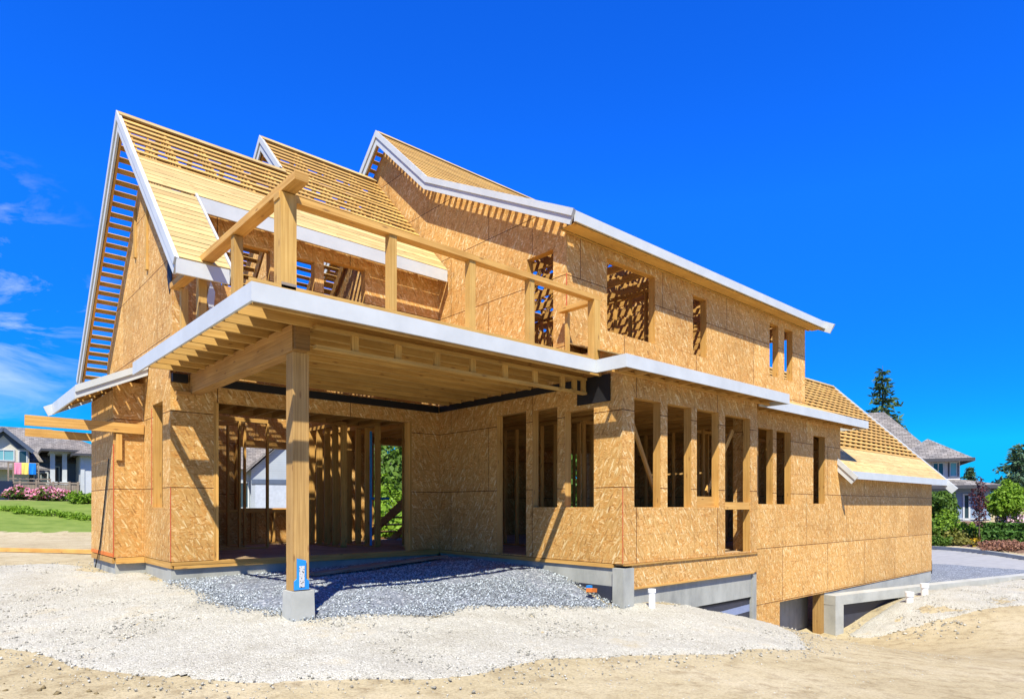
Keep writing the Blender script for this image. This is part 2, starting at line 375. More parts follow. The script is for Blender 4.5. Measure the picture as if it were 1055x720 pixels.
# ---- ground floor walls
wall(house, 'y', YB, PX, WX-.003, .03, 3.05, [(3.64, 7.44, -.5, 2.64)], frames=False)
f = MB()
for x in (3.62, 7.46): f.beam((x, YB+.075, .0), (x, YB+.075, 2.66), .045, .17, (0, 1, 0))
f.beam((3.645, YB+.07, 2.745), (7.435, YB+.07, 2.745), .11, .19)
for x in (3.655, 7.42): f.beam((x, YB+.045, .0), (x, YB+.045, 2.635), .035, .12, (0, 1, 0), 1.25)
f.build('door_frame', M['lumber'], house)
wall(house, 'x', WX, 6.49, 11.4, .0, 3.45, [(8.70, 9.53, .03, 2.65), (7.91, 8.54, .9, 2.64), (7.08, 7.74, .9, 2.53)])
w1 = [(8.48, 9.20, .9, 2.66), (9.39, 10.12, .9, 2.66), (10.29, 11.04, .9, 2.66), (11.25, 12.20, .04, 2.65)]
wall(house, 'y', 6.49, WX+.0145, 12.47, .0, 3.1, w1)
sm = MB(); sm.beam((11.26, 6.56, .93), (12.19, 6.56, .93), .12, .14); part(sm, 'window_sill', 'lumber')
sm = MB(); sm.beam((10.3, 6.60, 1.0), (11.03, 6.60, 1.0), .03, .20, (0, 0, 1)); part(sm, 'scrap_board', 'lumber')
wall(house, 'x', 12.455, 6.505, 7.0, -.39, 3.1)
w2 = [(13.50, 14.18, .97, 2.64), (14.34, 15.06, .97, 2.64), (16.25, 16.93, .99, 2.67)]
wall(house, 'y', 7.0, 12.47, 17.88, -1.25, 3.15, w2)
mb = MB(); sheet(mb, 'y', 7.0, TH, 12.475, 14.50, -2.3, -1.2505); part(mb, 'wall', 'osb')
wall(house, 'x', 17.866, 7.015, 16.2, -1.25, 3.15)
# right hand garage wing
mb = MB(); sheet(mb, 'y', 7.004, TH, 17.882, 25.5, -1.25, 1.75); part(mb, 'wall', 'osb')
mb = MB(); sheet(mb, 'x', 25.486, TH, 7.02, 13.86, -1.25, 1.6); mb.prism([(7.02, 1.604), (13.86, 1.604), (10.44, 5.2)], 'x', 25.486, 25.5); part(mb, 'wall', 'osb')
mb = MB(); sheet(mb, 'y', 13.866, TH, 17.9, 25.48, -1.25, 1.6); part(mb, 'wall', 'osb')
# left gable wall and its side bay
gz = lambda y: min(y-5.2, 7.66-(y-12.86)*1.04)-.24
wall(house, 'x', PX, YB+.016, 16.2, .03, 3.9, [(11.85, 12.50, .9, 2.65)], gable=[(11.3, 3.904), (16.2, 3.904), (16.2, gz(16.2)), (12.87, gz(12.87)), (11.3, gz(11.3))])
mb = MB(); sheet(mb, 'x', PX, TH, 11.285, 11.412, 3.2, 3.903); sheet(mb, 'y', 11.285, TH, PX+.0145, 3.16, 3.2, 5.9); part(mb, 'wall', 'osb_plain')
wall(house, 'x', 2.465, 13.094, 15.05, .03, 2.95, frames=False)
wall(house, 'y', 13.08, 2.465, PX-.002, .03, 3.1, frames=False)
wall(house, 'y', 15.036, 2.48, PX-.002, .03, 3.1, frames=False)
# rear walls
wall(house, 'y', 16.2, PX+.016, WX, .0, 4.2, [(5.62, 7.55, .88, 2.36)], th=-TH)
wall(house, 'y', 16.2, WX, 17.36, .0, 6.9, [(9.3, 10.7, .06, 2.65), (12.2, 13.6, .9, 2.4), (9.6, 10.8, 4.1, 5.4), (13.6, 15.0, 4.1, 5.4)], th=-TH)

# ---- upper floor walls
wall(house, 'y', 7.70, WX+.0145, 17.37, 3.0, 5.70, [(9.26, 10.73, 4.11, 5.43), (12.06, 12.59, 4.12, 5.37), (15.42, 15.88, 4.13, 5.42), (16.19, 16.65, 4.13, 5.42)])
rb = lambda y: (5.76+.497*(y-7.29) if y < 11.46 else min(7.84+.894*(y-11.46), 9.69-.894*(y-13.53)))-.21
wall(house, 'x', WX, 7.70, 11.39, 3.455, 5.42, [(8.01, 8.68, 3.28, 5.40)])
mb = MB(); mb.prism([(7.70, 5.424), (11.39, 5.424), (11.39, rb(11.39)), (7.70, rb(7.70))], 'x', WX, WX+TH)
mb.prism([(11.394, 3.6), (16.2, 3.6), (16.2, rb(16.2)), (13.53, rb(13.53)), (11.46, rb(11.46)), (11.394, rb(11.394))], 'x', WX, WX+TH); part(mb, 'wall', 'osb')
wall(house, 'x', 17.36, 7.715, 16.19, 3.0, 5.55, [(7.98, 8.95, 4.2, 5.45), (11.0, 12.5, 4.2, 5.4)], gable=[(7.715, 5.554), (16.19, 5.554), (16.19, rb(16.19)), (13.53, rb(13.53)), (11.46, rb(11.46)), (7.715, rb(7.715))], th=TH)
wall(house, 'y', YB+.01, 3.165, WX-.003, 3.25, 5.74, [(3.72, 4.55, 4.62, 5.40), (4.72, 5.38, 4.62, 5.42), (5.56, 6.42, 4.82, 5.52)])
mb = MB(); mb.prism([(12.92, 7.35), (14.02, 8.55), (17.9, 4.7), (16.4, 4.2), (12.9, 7.2)], 'x', 5.75, 5.764); part(mb, 'wall', 'osb')

# ---- painted panel edges and corner beads
for q in ((WX-.004, WX+.012, 6.4855, 6.4885, .02, 1.22), (2.936, 2.948, 11.3955, 11.3985, .04, 1.22), (2.4605, 2.474, 13.0755, 13.0785, .04, 2.0), (2.9355, 2.9385, 12.52, 12.55, .95, 2.6), (WX-.004, WX+.018, 7.6955, 7.6985, 3.7, 4.9)):
    mb = MB(); mb.box(*q); part(mb, 'edge_paint', 'red')
mb = MB()
mb.box(2.461, 2.4635, 13.1, 15.04, .035, .10); part(mb, 'edge_paint', 'orange')

# ---- foundation
fd = MB()
fd.box(PX+.02, WX-.02, YB+.03, YB+.25, -1.2, -.09)                       # under the porch back wall
fd.box(PX+.03, PX+.25, YB+.25, 16.2, -1.2, -.06); fd.box(2.50, 2.75, 13.10, 15.03, -1.2, -.06); fd.box(2.75, PX+.03, 13.10, 13.35, -1.2, -.06)
fd.box(WX+.02, WX+.25, 6.66, YB-.02, -2.0, -.07)                         # under the porch right wall
fd.box(WX-.04, WX+.23, 6.44, 6.66, -2.0, -.06)                           # corner pilaster
fd.box(WX+.24, 12.30, 6.52, 6.75, -.88, -.40); fd.box(12.30, 12.47, 6.50, 7.1, -3.0, -.40)
fd.box(PX+.3, WX, 16.0, 16.18, -1.2, -.05); fd.box(WX, 17.8, 16.0, 16.18, -2.5, -.02)
part(fd, 'foundation', 'conc')
fd = MB(); fd.box(14.5, 17.2, 7.55, 7.75, -3.2, -1.0); fd.box(14.35, 14.5, 7.03, 7.75, -3.2, -1.28); part(fd, 'basement_wall', 'conc')
fd = MB(); fd.box(16.95, 25.5, 7.02, 7.24, -3.2, -1.254); part(fd, 'foundation', 'conc_pale')
mb = MB(); mb.beam((16.84, 7.13, -3.0), (16.84, 7.13, -1.26), .19, .20, (0, 1, 0)); part(mb, 'door_post', 'timber')
mb = MB(); mb.box(WX+.24, 12.30, 6.56, 6.70, -3.0, -.88); mb.box(WX+.012, WX+.016, 6.67, 7.95, -2.0, -.36); part(mb, 'foundation_membrane', 'mem')
mb = MB(); mb.prism([(9.0, -1.14), (12.29, -1.03), (12.29, -1.17), (9.0, -1.28)], 'y', 6.553, 6.557); part(mb, 'membrane_strip', 'memstrip')
mb = MB(); mb.prism([(WX+.3, -.872), (12.29, -.872), (12.29, -.93), (WX+.3, -.90)], 'y', 6.545, 6.556); part(mb, 'termination_strip', 'black')
rim = MB(); rim.prism([(WX+.22, -.39), (12.465, -.39), (12.465, -.004), (WX+.22, -.004)], 'y', 6.475, 6.52); part(rim, 'rim_board', 'osb_plain')
rim = MB()
rim.beam((WX+.02, 6.50, -.012), (12.46, 6.50, -.012), .10, .022); rim.beam((WX+.25, 6.505, -.395), (12.30, 6.505, -.395), .10, .03)
rim.beam((PX+.05, YB+.03, -.06), (WX-.02, YB+.03, -.06), .10, .055); rim.beam((PX+.02, YB+.02, -.005), (WX-.02, YB+.02, -.005), .09, .05)
rim.beam((PX+.035, YB+.01, -.03), (PX+.035, 13.07, -.03), .06, .10); rim.beam((2.50, 13.06, -.03), (PX, 13.06, -.03), .06, .10)
rim.beam((2.485, 13.11, -.03), (2.485, 15.0, -.03), .06, .09)
rim.beam((WX+.04, 6.68, -.035), (WX+.04, YB-.02, -.035), .10, .06); part(rim, 'sill_plate', 'lumber')

# ---- floors, joists and interior framing
fl = MB()
fl.box(PX+.03, WX, YB+.02, 16.1, -.03, .012); fl.box(WX+.05, 17.8, 7.1, 16.1, -.03, .012); fl.box(WX+.05, 12.44, 6.55, 7.1, -.03, .012); part(fl, 'floor', 'floor')
fl = MB(); fl.box(PX+.03, WX-.01, YB+.06, 13.8, 3.04, 3.07); fl.box(WX+.03, 17.3, 7.75, 16.1, 3.04, 3.07); fl.box(WX+.03, 12.44, 6.55, 7.75, 3.04, 3.07); fl.box(12.47, 17.8, 7.05, 7.75, 3.04, 3.07); part(fl, 'floor', 'osb_plain')
j = MB(); x = PX+.2
while x < WX-.1:
    j.beam((x, YB+.17, 2.92), (x, 13.8, 2.92), .045, .235, (0, 0, 1), .8); x += .406
j.beam((PX+.03, YB+.14, 2.92), (WX-.02, YB+.14, 2.92), .045, .235); j.beam((PX+.03, 13.83, 2.92), (WX-.02, 13.83, 2.92), .045, .235)
x = WX+.4
while x < 17.6:
    j.beam((x, 6.56 if x < 12.4 else 7.06, 2.92), (x, 16.05, 2.92), .045, .235); x += .406
part(j, 'floor_joists', 'lumber')
st = MB()
studs(st, 'x', 7.60, 12.95, 16.05, .01, 2.8, .42, .14); studs(st, 'y', 13.4, 3.1, 4.2, .01, 2.8, .30)
studs(st, 'x', 6.95, 13.3, 14.9, .01, 2.8, .38, .14); studs(st, 'y', 15.0, 3.2, 5.4, .01, 2.8, .36); studs(st, 'y', 14.2, 4.4, 5.6, .01, 2.8, .42); studs(st, 'x', 8.16, 11.5, 12.7, .01, 2.8, .406, .14)
studs(st, 'y', 11.62, 7.5, 8.1, .01, 2.8, .3); studs(st, 'y', 16.0, 3.2, 8.1, .01, .85, .5); part(st, 'stud_wall', 'lumber')
st = MB(); studs(st, 'x', 10.35, 8.4, 13.0, .01, 2.8, .406); studs(st, 'y', 9.6, 10.6, 12.3, .01, 2.8, .35); studs(st, 'x', 13.6, 8.0, 12.5, .01, 2.8, .406); studs(st, 'y', 8.9, 13.7, 17.6, .01, 2.8, .406)
st.beam((9.0, 7.0, 2.5), (10.2, 7.25, 1.0), .04, .09); st.beam((12.15, 6.85, 2.45), (11.2, 6.85, 1.2), .09, .04, (0, 1, 0)); part(st, 'stud_wall', 'lumber')
st = MB(); studs(st, 'x', 11.4, 8.0, 13.0, 3.08, 5.5, .406); studs(st, 'y', 11.5, 8.4, 16.8, 3.08, 5.6, .406); studs(st, 'x', 14.4, 8.0, 13.0, 3.08, 5.5, .406); part(st, 'stud_wall', 'lumber')
mb = MB(); sheet(mb, 'y', 13.46, TH, 3.0, 3.75, .02, 2.8); part(mb, 'interior_panel', 'osb_plain')
st = MB()
for x in (8.8, 9.7):
    st.prism([(13.0, 1.55), (13.0, 1.25), (15.6, .02), (15.95, .02)], 'x', x, x+.045, .8)
for k in range(7): st.box(8.85, 9.7, 13.05+k*.40, 13.35+k*.40, 1.42-k*.20, 1.46-k*.20)
part(st, 'stair', 'timber')
mb = MB(); mb.tube([(7.46, 13.0, .05), (7.46, 13.0, 2.6)], .028, 8); mb.tube([(7.44, 13.0, 1.1), (7.9, 12.96, 1.1)], .03, 8); part(mb, 'drain_pipe', 'blue')

# ---- main roof over the gable (ridge at the left) and the higher ridge behind it
RA = lambda y: (y, y-5.2)
r = MB()
slope_boards(r, 2.50, 8.13, RA(11.62), RA(12.86)); slope_boards(r, 5.40, 8.13, RA(12.90), RA(14.02))
slope_boards(r, 2.50, 5.44, (16.7, 3.67), (12.86, 7.66)); slope_boards(r, 5.40, 8.13, (18.4, 4.42), (14.02, 8.82))
roof1 = part(r, 'roof', 'batten')
r = MB(); slope_boards(r, 2.50, 3.20, RA(9.42), RA(11.03), .147, .131, .02, 0, .075); slope_boards(r, 2.50, 8.14, RA(11.03), RA(11.62), .147, .136, .02, 0, .075)
part(r, 'sheathing', 'sheath', roof1)
r = MB()
slope_rafters(r, 2.56, 8.1, RA(11.03), RA(12.84)); slope_rafters(r, 5.46, 8.1, RA(12.84), RA(13.98)); slope_rafters(r, 2.56, 3.17, RA(9.45), RA(11.03), .62)
slope_rafters(r, 2.56, 5.40, (16.68, 3.69), (12.88, 7.64)); slope_rafters(r, 5.46, 8.1, (18.4, 4.42), (14.05, 8.79))
r.beam((2.55, 12.86, 7.50), (5.45, 12.86, 7.50), .04, .22); r.beam((5.42, 14.02, 8.66), (8.15, 14.02, 8.66), .04, .22); part(r, 'rafters', 'lumber', roof1)
r = MB(); r.beam((2.49, 12.80, 7.625), (5.42, 12.80, 7.625), .13, .022, (0, -.7, .7)); part(r, 'ridge_board', 'sheath', roof1)
r = MB(); r.beam((5.38, 13.96, 8.785), (8.15, 13.96, 8.785), .13, .022, (0, -.7, .7)); part(r, 'ridge_board', 'sheath', roof1)
barge(roof1, 2.49, [RA(9.38), RA(12.86), (16.75, 3.62)]); barge(roof1, 5.38, [RA(12.95), RA(14.02), (16.4, 6.42)], .22)
fa = MB(); fa.box(2.49, 3.17, 9.375, 9.41, 3.99, 4.19); part(fa, 'fascia', 'white', roof1)
fa = MB(); fa.box(3.24, 8.09, 10.985, 11.02, 5.57, 5.80); part(fa, 'fascia', 'white', roof1)
fa = MB(); fa.prism([(9.38, 4.21), (11.03, 5.86), (11.03, 5.62), (9.38, 3.97)], 'x', 3.205, 3.235); part(fa, 'barge_board', 'white', roof1)
fa = MB(); fa.beam((2.92, 12.80, 5.05), (2.92, 12.80, 7.2), .035, .09, (0, 1, 0)); part(fa, 'gable_stud', 'batten', None)
fa = MB(); fa.beam((2.92, 13.65, 5.5), (2.92, 13.65, 6.4), .035, .09, (0, 1, 0)); part(fa, 'gable_stud', 'batten', None)
fa = MB(); fa.prism([(11.29, 4.5), (11.42, 4.3), (11.55, 4.6), (11.5, 4.95), (11.29, 4.95)], 'x', 2.928, 2.937); part(fa, 'building_paper', 'tar')

# ---- roof of the right wing: shallow lower pitch, steep upper pitch
E0, K0, P0, B0 = (7.29, 5.76), (11.46, 7.84), (13.53, 9.69), (18.2, 5.52)
r = MB(); slope_boards(r, 7.93, 17.62, (8.25, 5.76+.96*.4988), K0, .205, .09, phase=.06); slope_boards(r, 7.93, 17.62, K0, P0, .165, .095, phase=.06); slope_boards(r, 7.93, 17.62, B0, P0)
roof2 = part(r, 'roof', 'batten')
r = MB(); slope_boards(r, 8.16, 17.62, E0, (8.25, 5.76+.96*.4988), .205, .204, .02, 0, .1); slope_boards(r, 7.93, 8.155, E0, (8.25, 5.76+.96*.4988), .205, .09); part(r, 'sheathing', 'sheath', roof2)
r = MB(); slope_rafters(r, 7.99, 17.58, (7.33, 5.78), K0); slope_rafters(r, 7.99, 17.58, K0, P0); slope_rafters(r, 7.99, 17.58, B0, P0)
for i in range(14):
    xx = 8.9+i*.61; r.beam((xx, 7.8, 5.58), (xx, 16.1, 5.58), .04, .14)
    for k in range(3): r.beam((xx+.05, 8.8+k*1.6, 5.6), (xx+.05, 9.7+k*1.6, 6.25+k*.85), .04, .09)
    r.beam((xx+.05, 9.7, 6.3), (xx+.05, 10.9, 5.6), .04, .09)
part(r, 'rafters', 'lumber', roof2)
r = MB(); r.beam((7.92, 13.47, 9.66), (17.6, 13.47, 9.66), .12, .022, (0, -.67, .74)); part(r, 'ridge_board', 'sheath', roof2)
barge(roof2, 7.91, [(7.27, 5.75), K0, P0, B0], .24); barge(roof2, 17.66, [(7.06, 5.645), K0, P0, B0], .24, 1)
fa = MB(); fa.box(7.95, 17.62, 7.275, 7.31, 5.585, 5.762); part(fa, 'fascia', 'white', roof2)
fa = MB(); fa.box(7.98, 17.55, 7.325, 7.60, 5.572, 5.582); part(fa, 'soffit_board', 'batten', roof2)
fa = MB(); fa.beam((8.0, 7.66, 5.60), (17.5, 7.66, 5.60), .04, .05); y0 = 8.3
while y0 < 17.4:
    fa.beam((y0, 7.31, 5.605), (y0, 7.69, 5.605), .035, .045); y0 += .6
part(fa, 'soffit_framing', 'batten', roof2)

# ---- garage wing roof
G0, GP, GB = (6.67, 1.83), (10.43, 5.54), (14.2, 1.83)
ga = lambda y: (y, 1.83+(y-6.67)*.987)
r = MB(); slope_boards(r, 17.75, 25.88, ga(7.40), GP, .205, .088, .02); slope_boards(r, 17.75, 25.88, GB, GP); roof3 = part(r, 'roof', 'batten')
r = MB(); slope_boards(r, 17.75, 25.88, G0, ga(7.40), .147, .142, .02, 0, .075); part(r, 'sheathing', 'sheath', roof3)
r = MB(); slope_rafters(r, 17.85, 25.8, ga(6.72), GP, .41); slope_rafters(r, 17.85, 25.8, GB, GP, .6); part(r, 'rafters', 'lumber', roof3)
r = MB(); r.beam((17.8, 10.37, 5.50), (25.9, 10.37, 5.50), .12, .022, (0, -.7, .7)); part(r, 'ridge_board', 'sheath', roof3)
barge(roof3, 17.70, [ga(6.50), ga(7.0)], .24); barge(roof3, 25.93, [ga(6.36), GP, GB], .24, 1)
fa = MB(); fa.box(17.74, 25.89, 6.645, 6.68, 1.64, 1.835); part(fa, 'fascia', 'white', roof3)

# ---- skirt roofs over the ground floor bays
def skirt(quad, name='roof'):
    mb = MB(); mb.poly(quad, None, 1); lo = [V(q)-V((0, 0, .02)) for q in quad][::-1]; mb.poly(lo)
    for k in range(4): mb.poly([quad[k], lo[3-k], lo[3-(k+1) % 4], quad[(k+1) % 4]])
    return part(mb, name, 'sheath')
rf = skirt([(7.71, 6.06, 3.15), (12.88, 6.06, 3.15), (12.88, 7.69, 3.72), (8.19, 7.69, 3.72)])
fa = MB(); fa.box(7.70, 12.92, 6.035, 6.065, 2.97, 3.165); fa.box(7.70, 7.73, 6.066, 6.62, 2.97, 3.165); fa.box(12.89, 12.92, 6.066, 6.55, 2.97, 3.165); part(fa, 'fascia', 'white', rf)
so = MB(); x = 8.0
while x < 12.8:
    so.beam((x, 6.07, 3.03), (x, 6.48, 3.03), .04, .09); x += .406
so.beam((7.74, 6.43, 3.0), (12.85, 6.43, 3.0), .04, .05); part(so, 'soffit_framing', 'lumber', rf)
rf = skirt([(12.93, 6.58, 3.15), (18.52, 6.58, 3.15), (17.9, 7.69, 3.60), (12.93, 7.69, 3.60)])
fa = MB(); fa.box(12.70, 18.56, 6.552, 6.582, 2.97, 3.165); fa.box(18.53, 18.56, 6.583, 7.4, 2.97, 3.165); part(fa, 'fascia', 'white', rf)
so = MB(); x = 13.0
while x < 18.5:
    so.beam((x, 6.59, 3.03), (x, 6.99, 3.03), .04, .09); x += .406
so.beam((12.95, 6.95, 3.0), (18.5, 6.95, 3.0), .04, .05)
part(so, 'soffit_framing', 'lumber', rf)
# lean-to roof over the left side bay
LS = lambda x: 2.89+(x-1.88)*.49
mb = MB()
for k in range(6):
    x = 1.90+.19*k
    mb.beam((x+.08, 12.79, LS(x+.08)-.01), (x+.08, 15.3, LS(x+.08)-.01), .188, .02, (-.44, 0, .9))
rf = part(mb, 'roof', 'sheath')
mb = MB()
for yy in (12.95, 13.6, 14.3, 15.0): mb.beam((1.92, yy, LS(1.92)-.09), (2.93, yy, LS(2.93)-.09), .04, .12)
mb.beam((2.90, 12.9, LS(2.9)-.09), (2.90, 15.1, LS(2.9)-.09), .05, .14)
part(mb, 'rafters', 'lumber', rf)
mb = MB()
for y0, y1, tp, bt in ((12.755, 12.785, .01, -.20), (12.73, 12.753, .02, -.095)): mb.prism([(1.86, LS(1.86)+bt), (2.93, LS(2.93)+bt), (2.93, LS(2.93)+tp), (1.86, LS(1.86)+tp)], 'y', y0, y1)
part(mb, 'barge_board', 'white', rf)
mb = MB(); mb.prism([(1.80, LS(1.80)-.20), (2.93, LS(2.93)-.20), (2.93, LS(2.93)+.01), (1.72, LS(1.72)+.01)], 'y', 15.30, 15.33); part(mb, 'barge_board', 'white', rf)
mb = MB(); mb.box(1.86, 1.89, 12.787, 15.298, LS(1.87)-.20, LS(1.87)+.008); part(mb, 'fascia', 'white', rf)

# ---- porch
pf = MB(); pf.box(2.45, 7.699, 6.62, 6.65, 2.97, 3.165); pf.box(2.45, 2.48, 6.651, 11.6, 2.97, 3.165)
j = MB(); y = 6.90
while y < 11.3:
    j.beam((2.485, y, 3.095), (WX-.05, y, 3.095), .045, .17); y += .41
for x in np.arange(2.9, 7.7, .61): j.beam((float(x), 6.66, 3.09), (float(x), 6.88, 3.09), .04, .09)
joists = part(j, 'porch_joists', 'batten')
d = MB(); d.box(2.83, WX-.003, 6.80, 11.397, 3.182, 3.20)
d.box(2.83, 7.70, 6.80, 6.92, 3.2005, 3.245); d.box(2.83, 2.96, 6.921, 11.2, 3.2005, 3.245); part(d, 'porch_deck', 'osb_plain')
d = MB(); d.beam((2.485, 6.785, 3.205), (7.75, 6.785, 3.205), .03, .10); d.beam((2.812, 6.81, 3.205), (2.812, 11.25, 3.205), .03, .10); part(d, 'deck_edging', 'batten')
part(pf, 'porch_fascia', 'white')
lad = MB()
lad.beam((3.40, 7.22, 2.77), (8.12, 7.22, 2.77), .09, .04); lad.beam((3.40, 7.22, 3.0), (8.12, 7.22, 3.0), .09, .04)
for x in (3.92, 4.53, 5.14, 5.75, 6.36, 6.97, 7.58, 7.86, 8.08): lad.beam((x, 7.22, 2.791), (x, 7.22, 2.979), .04, .09, (1, 0, 0))
part(lad, 'soffit_framing', 'batten')
bm = MB(); bm.beam((3.30, 7.40, 2.885), (3.30, YB-.03, 2.885), .18, .31, (0, 0, 1), 1.0); part(bm, 'porch_beam', 'beam')
bm = MB(); bm.beam((3.22, 7.36, 2.89), (3.40, 7.36, 2.89), .05, .29, (0, 0, 1), .55); part(bm, 'beam_cap', 'beam')
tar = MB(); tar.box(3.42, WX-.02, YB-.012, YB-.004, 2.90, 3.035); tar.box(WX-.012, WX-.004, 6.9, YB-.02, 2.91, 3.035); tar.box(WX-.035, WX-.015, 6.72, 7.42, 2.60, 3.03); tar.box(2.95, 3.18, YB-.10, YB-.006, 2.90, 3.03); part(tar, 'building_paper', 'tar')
mb = MB(); mb.box(25.51, 25.53, 7.0, 7.2, -1.35, -.9); part(mb, 'building_paper', 'tar')
ps = MB(); ps.beam((3.31, 7.52, -.08), (3.31, 7.52, 2.725), .16, .19, (0, 1, 0), 1.0); ps.beam((3.41, 7.52, -.08), (3.41, 7.52, 2.725), .035, .19, (0, 1, 0), 1.18); post = part(ps, 'porch_post', 'timber')
mb = MB()
mb.prism([(3.24, -.07), (3.42, -.07), (3.42, .03), (3.385, .06), (3.385, .27), (3.275, .30), (3.275, .06), (3.24, .03)], 'y', 7.405, 7.4235); ob = part(mb, 'label_plate', 'blue', post)
mb = MB(); mb.box(3.298, 3.362, 7.3985, 7.404, -.04, .21); mb.build('label_panel', M['speck'], post)
ft = MB(); a, b2 = .135, .15
lo = [(3.34-b2, 7.52-b2, -.75), (3.34+b2, 7.52-b2, -.75), (3.34+b2, 7.52+b2, -.75), (3.34-b2, 7.52+b2, -.75)]; hi = [(3.34-a, 7.52-a, -.085), (3.34+a, 7.52-a, -.085), (3.34+a, 7.52+a, -.085), (3.34-a, 7.52+a, -.085)]
ft.poly(hi)
for k in range(4): ft.poly([lo[k], lo[(k+1) % 4], hi[(k+1) % 4], hi[k]])
part(ft, 'post_footing', 'conc_pale')
# short props and brackets at the back end of the beam
mb = MB(); mb.beam((3.02, YB-.11, 2.1), (3.02, YB-.11, 2.9), .05, .09); mb.beam((2.99, 11.30, 2.72), (3.2, 11.30, 2.72), .12, .05); part(mb, 'bracket', 'beam')

# ---- balcony railing
rz = 3.255
for i, (x, y, w, top) in enumerate([(2.90, 6.86, .175, 4.24), (4.21, 6.86, .10, 4.17), (5.43, 6.86, .10, 4.17), (6.52, 6.86, .10, 4.17), (6.72, 7.05, .05, 4.17), (7.93, 6.86, .14, 4.17), (8.08, 7.58, .06, 4.17), (2.90, 8.31, .11, 4.24), (2.90, 9.70, .11, 4.24), (2.99, 10.85, .10, 4.24)]):
    mb = MB(); mb.beam((x, y, rz-.03), (x, y, top), w, w, (0, 1, 0)); part(mb, 'railing_post', 'batten')
mb = MB(); mb.beam((2.80, 6.86, 4.21), (8.02, 6.86, 4.21), .14, .075, (0, 0, 1), 1.0); part(mb, 'top_rail', 'lumber')
mb = MB(); mb.beam((2.90, 6.45, 4.295), (2.90, 11.0, 4.295), .15, .085, (0, 0, 1), 1.0); part(mb, 'top_rail', 'lumber')
mb = MB(); mb.beam((8.02, 6.94, 4.21), (8.02, 7.68, 4.21), .13, .07, (0, 0, 1), 1.0); part(mb, 'top_rail', 'lumber')
mb = MB(); mb.box(2.82, 2.98, 6.77, 6.95, rz-.03, rz+.03); part(mb, 'post_base', 'old')
# white trim offcut lying against the balcony wall
mb = MB(); mb.prism([(3.47, 4.3), (3.53, 4.62), (3.60, 4.45), (3.56, 4.0)], 'y', 11.33, 11.36); part(mb, 'trim_piece', 'white')

# ================================================================== GROUND
def axis_grid(lo, hi, core0, core1, step, grow=1.22):
    a = list(np.arange(core0, core1+1e-6, step)); s = step; x = core1
    while x < hi: s *= grow; x += s; a.append(x)
    s = step; x = core0
    while x > lo: s *= grow; x -= s; a.insert(0, x)
    return np.array(a)
gx, gy = axis_grid(-700, 700, -4, 32, .25), axis_grid(-700, 700, -3, 20, .25)
X, Y = np.meshgrid(gx, gy)
def dip(x, y, z):
    """excavation under the house so that the soil never stands above the floors"""
    ins = (x > 3.1) & (x < 8.1) & (y > 11.6) & (y < 16.0); z = np.where(ins, np.minimum(z, -.35), z)
    ins = (x > 8.4) & (x < 17.7) & (y > 7.2) & (y < 16.0); z = np.where(ins, np.minimum(z, -.5), z)
    ins = (x > 14.5) & (x < 16.8) & (y > 6.9) & (y < 7.5); z = np.where(ins, np.minimum(z, -2.2), z)
    return z
Z = dip(X, Y, H(X, Y))
nx, ny = len(gx), len(gy); idx = np.arange(nx*ny).reshape(ny, nx)
F4 = np.stack([idx[:-1, :-1], idx[:-1, 1:], idx[1:, 1:], idx[1:, :-1]], -1).reshape(-1, 4)
def ground_mat():
    m, nt, b = mat('bare_sand', .95, .1)
    tc = N(nt, 'ShaderNodeTexCoord').outputs['Object']
    n1 = N(nt, 'ShaderNodeTexNoise', i_Scale=.55, i_Detail=7.0, i_Roughness=.65); L(nt, tc, n1.inputs['Vector'])
    n2 = N(nt, 'ShaderNodeTexNoise', i_Scale=38.0, i_Detail=5.0, i_Roughness=.7); L(nt, tc, n2.inputs['Vector'])
    n3 = N(nt, 'ShaderNodeTexNoise', i_Scale=4.0, i_Detail=6.0, i_Roughness=.7); L(nt, tc, n3.inputs['Vector'])
    col = ramp(nt, n1.outputs[0], [(.3, (.325, .265, .155)), (.5, (.375, .315, .19)), (.7, (.425, .365, .24))])
    col = mixc(nt, 1.0, col, ramp(nt, n3.outputs[0], [(.32, (.70, .66, .62)), (.5, (1, 1, 1)), (.7, (1.08, 1.08, 1.1))]), 'MULTIPLY')
    col = mixc(nt, 1.0, col, ramp(nt, n2.outputs[0], [(.30, (.72, .70, .68)), (.5, (1, 1, 1)), (.72, (1.16, 1.16, 1.16))]), 'MULTIPLY')
    # further off the soil turns into weedy grass
    sx = N(nt, 'ShaderNodeSeparateXYZ'); L(nt, tc, sx.inputs[0])
    far = math_(nt, 'MULTIPLY', math_(nt, 'SUBTRACT', math_(nt, 'ADD', sx.outputs[1], math_(nt, 'MULTIPLY', n1.outputs[0], 5.0)), 60.0), .5, True)
    gr = ramp(nt, n3.outputs[0], [(.38, (.30, .24, .14)), (.5, (.13, .15, .045)), (.65, (.09, .13, .03))])
    col = mixc(nt, far, col, gr)
    L(nt, col, b.inputs['Base Color'])
    h = math_(nt, 'ADD', math_(nt, 'MULTIPLY', n2.outputs[0], .45), n3.outputs[0])
    bump(nt, b, h, .8, .035); return m
M['sand'] = ground_mat()
g = rawmesh('ground', np.stack([X, Y, Z], -1).reshape(-1, 3), F4, M['sand'], smooth=True); g['kind'] = 'structure'

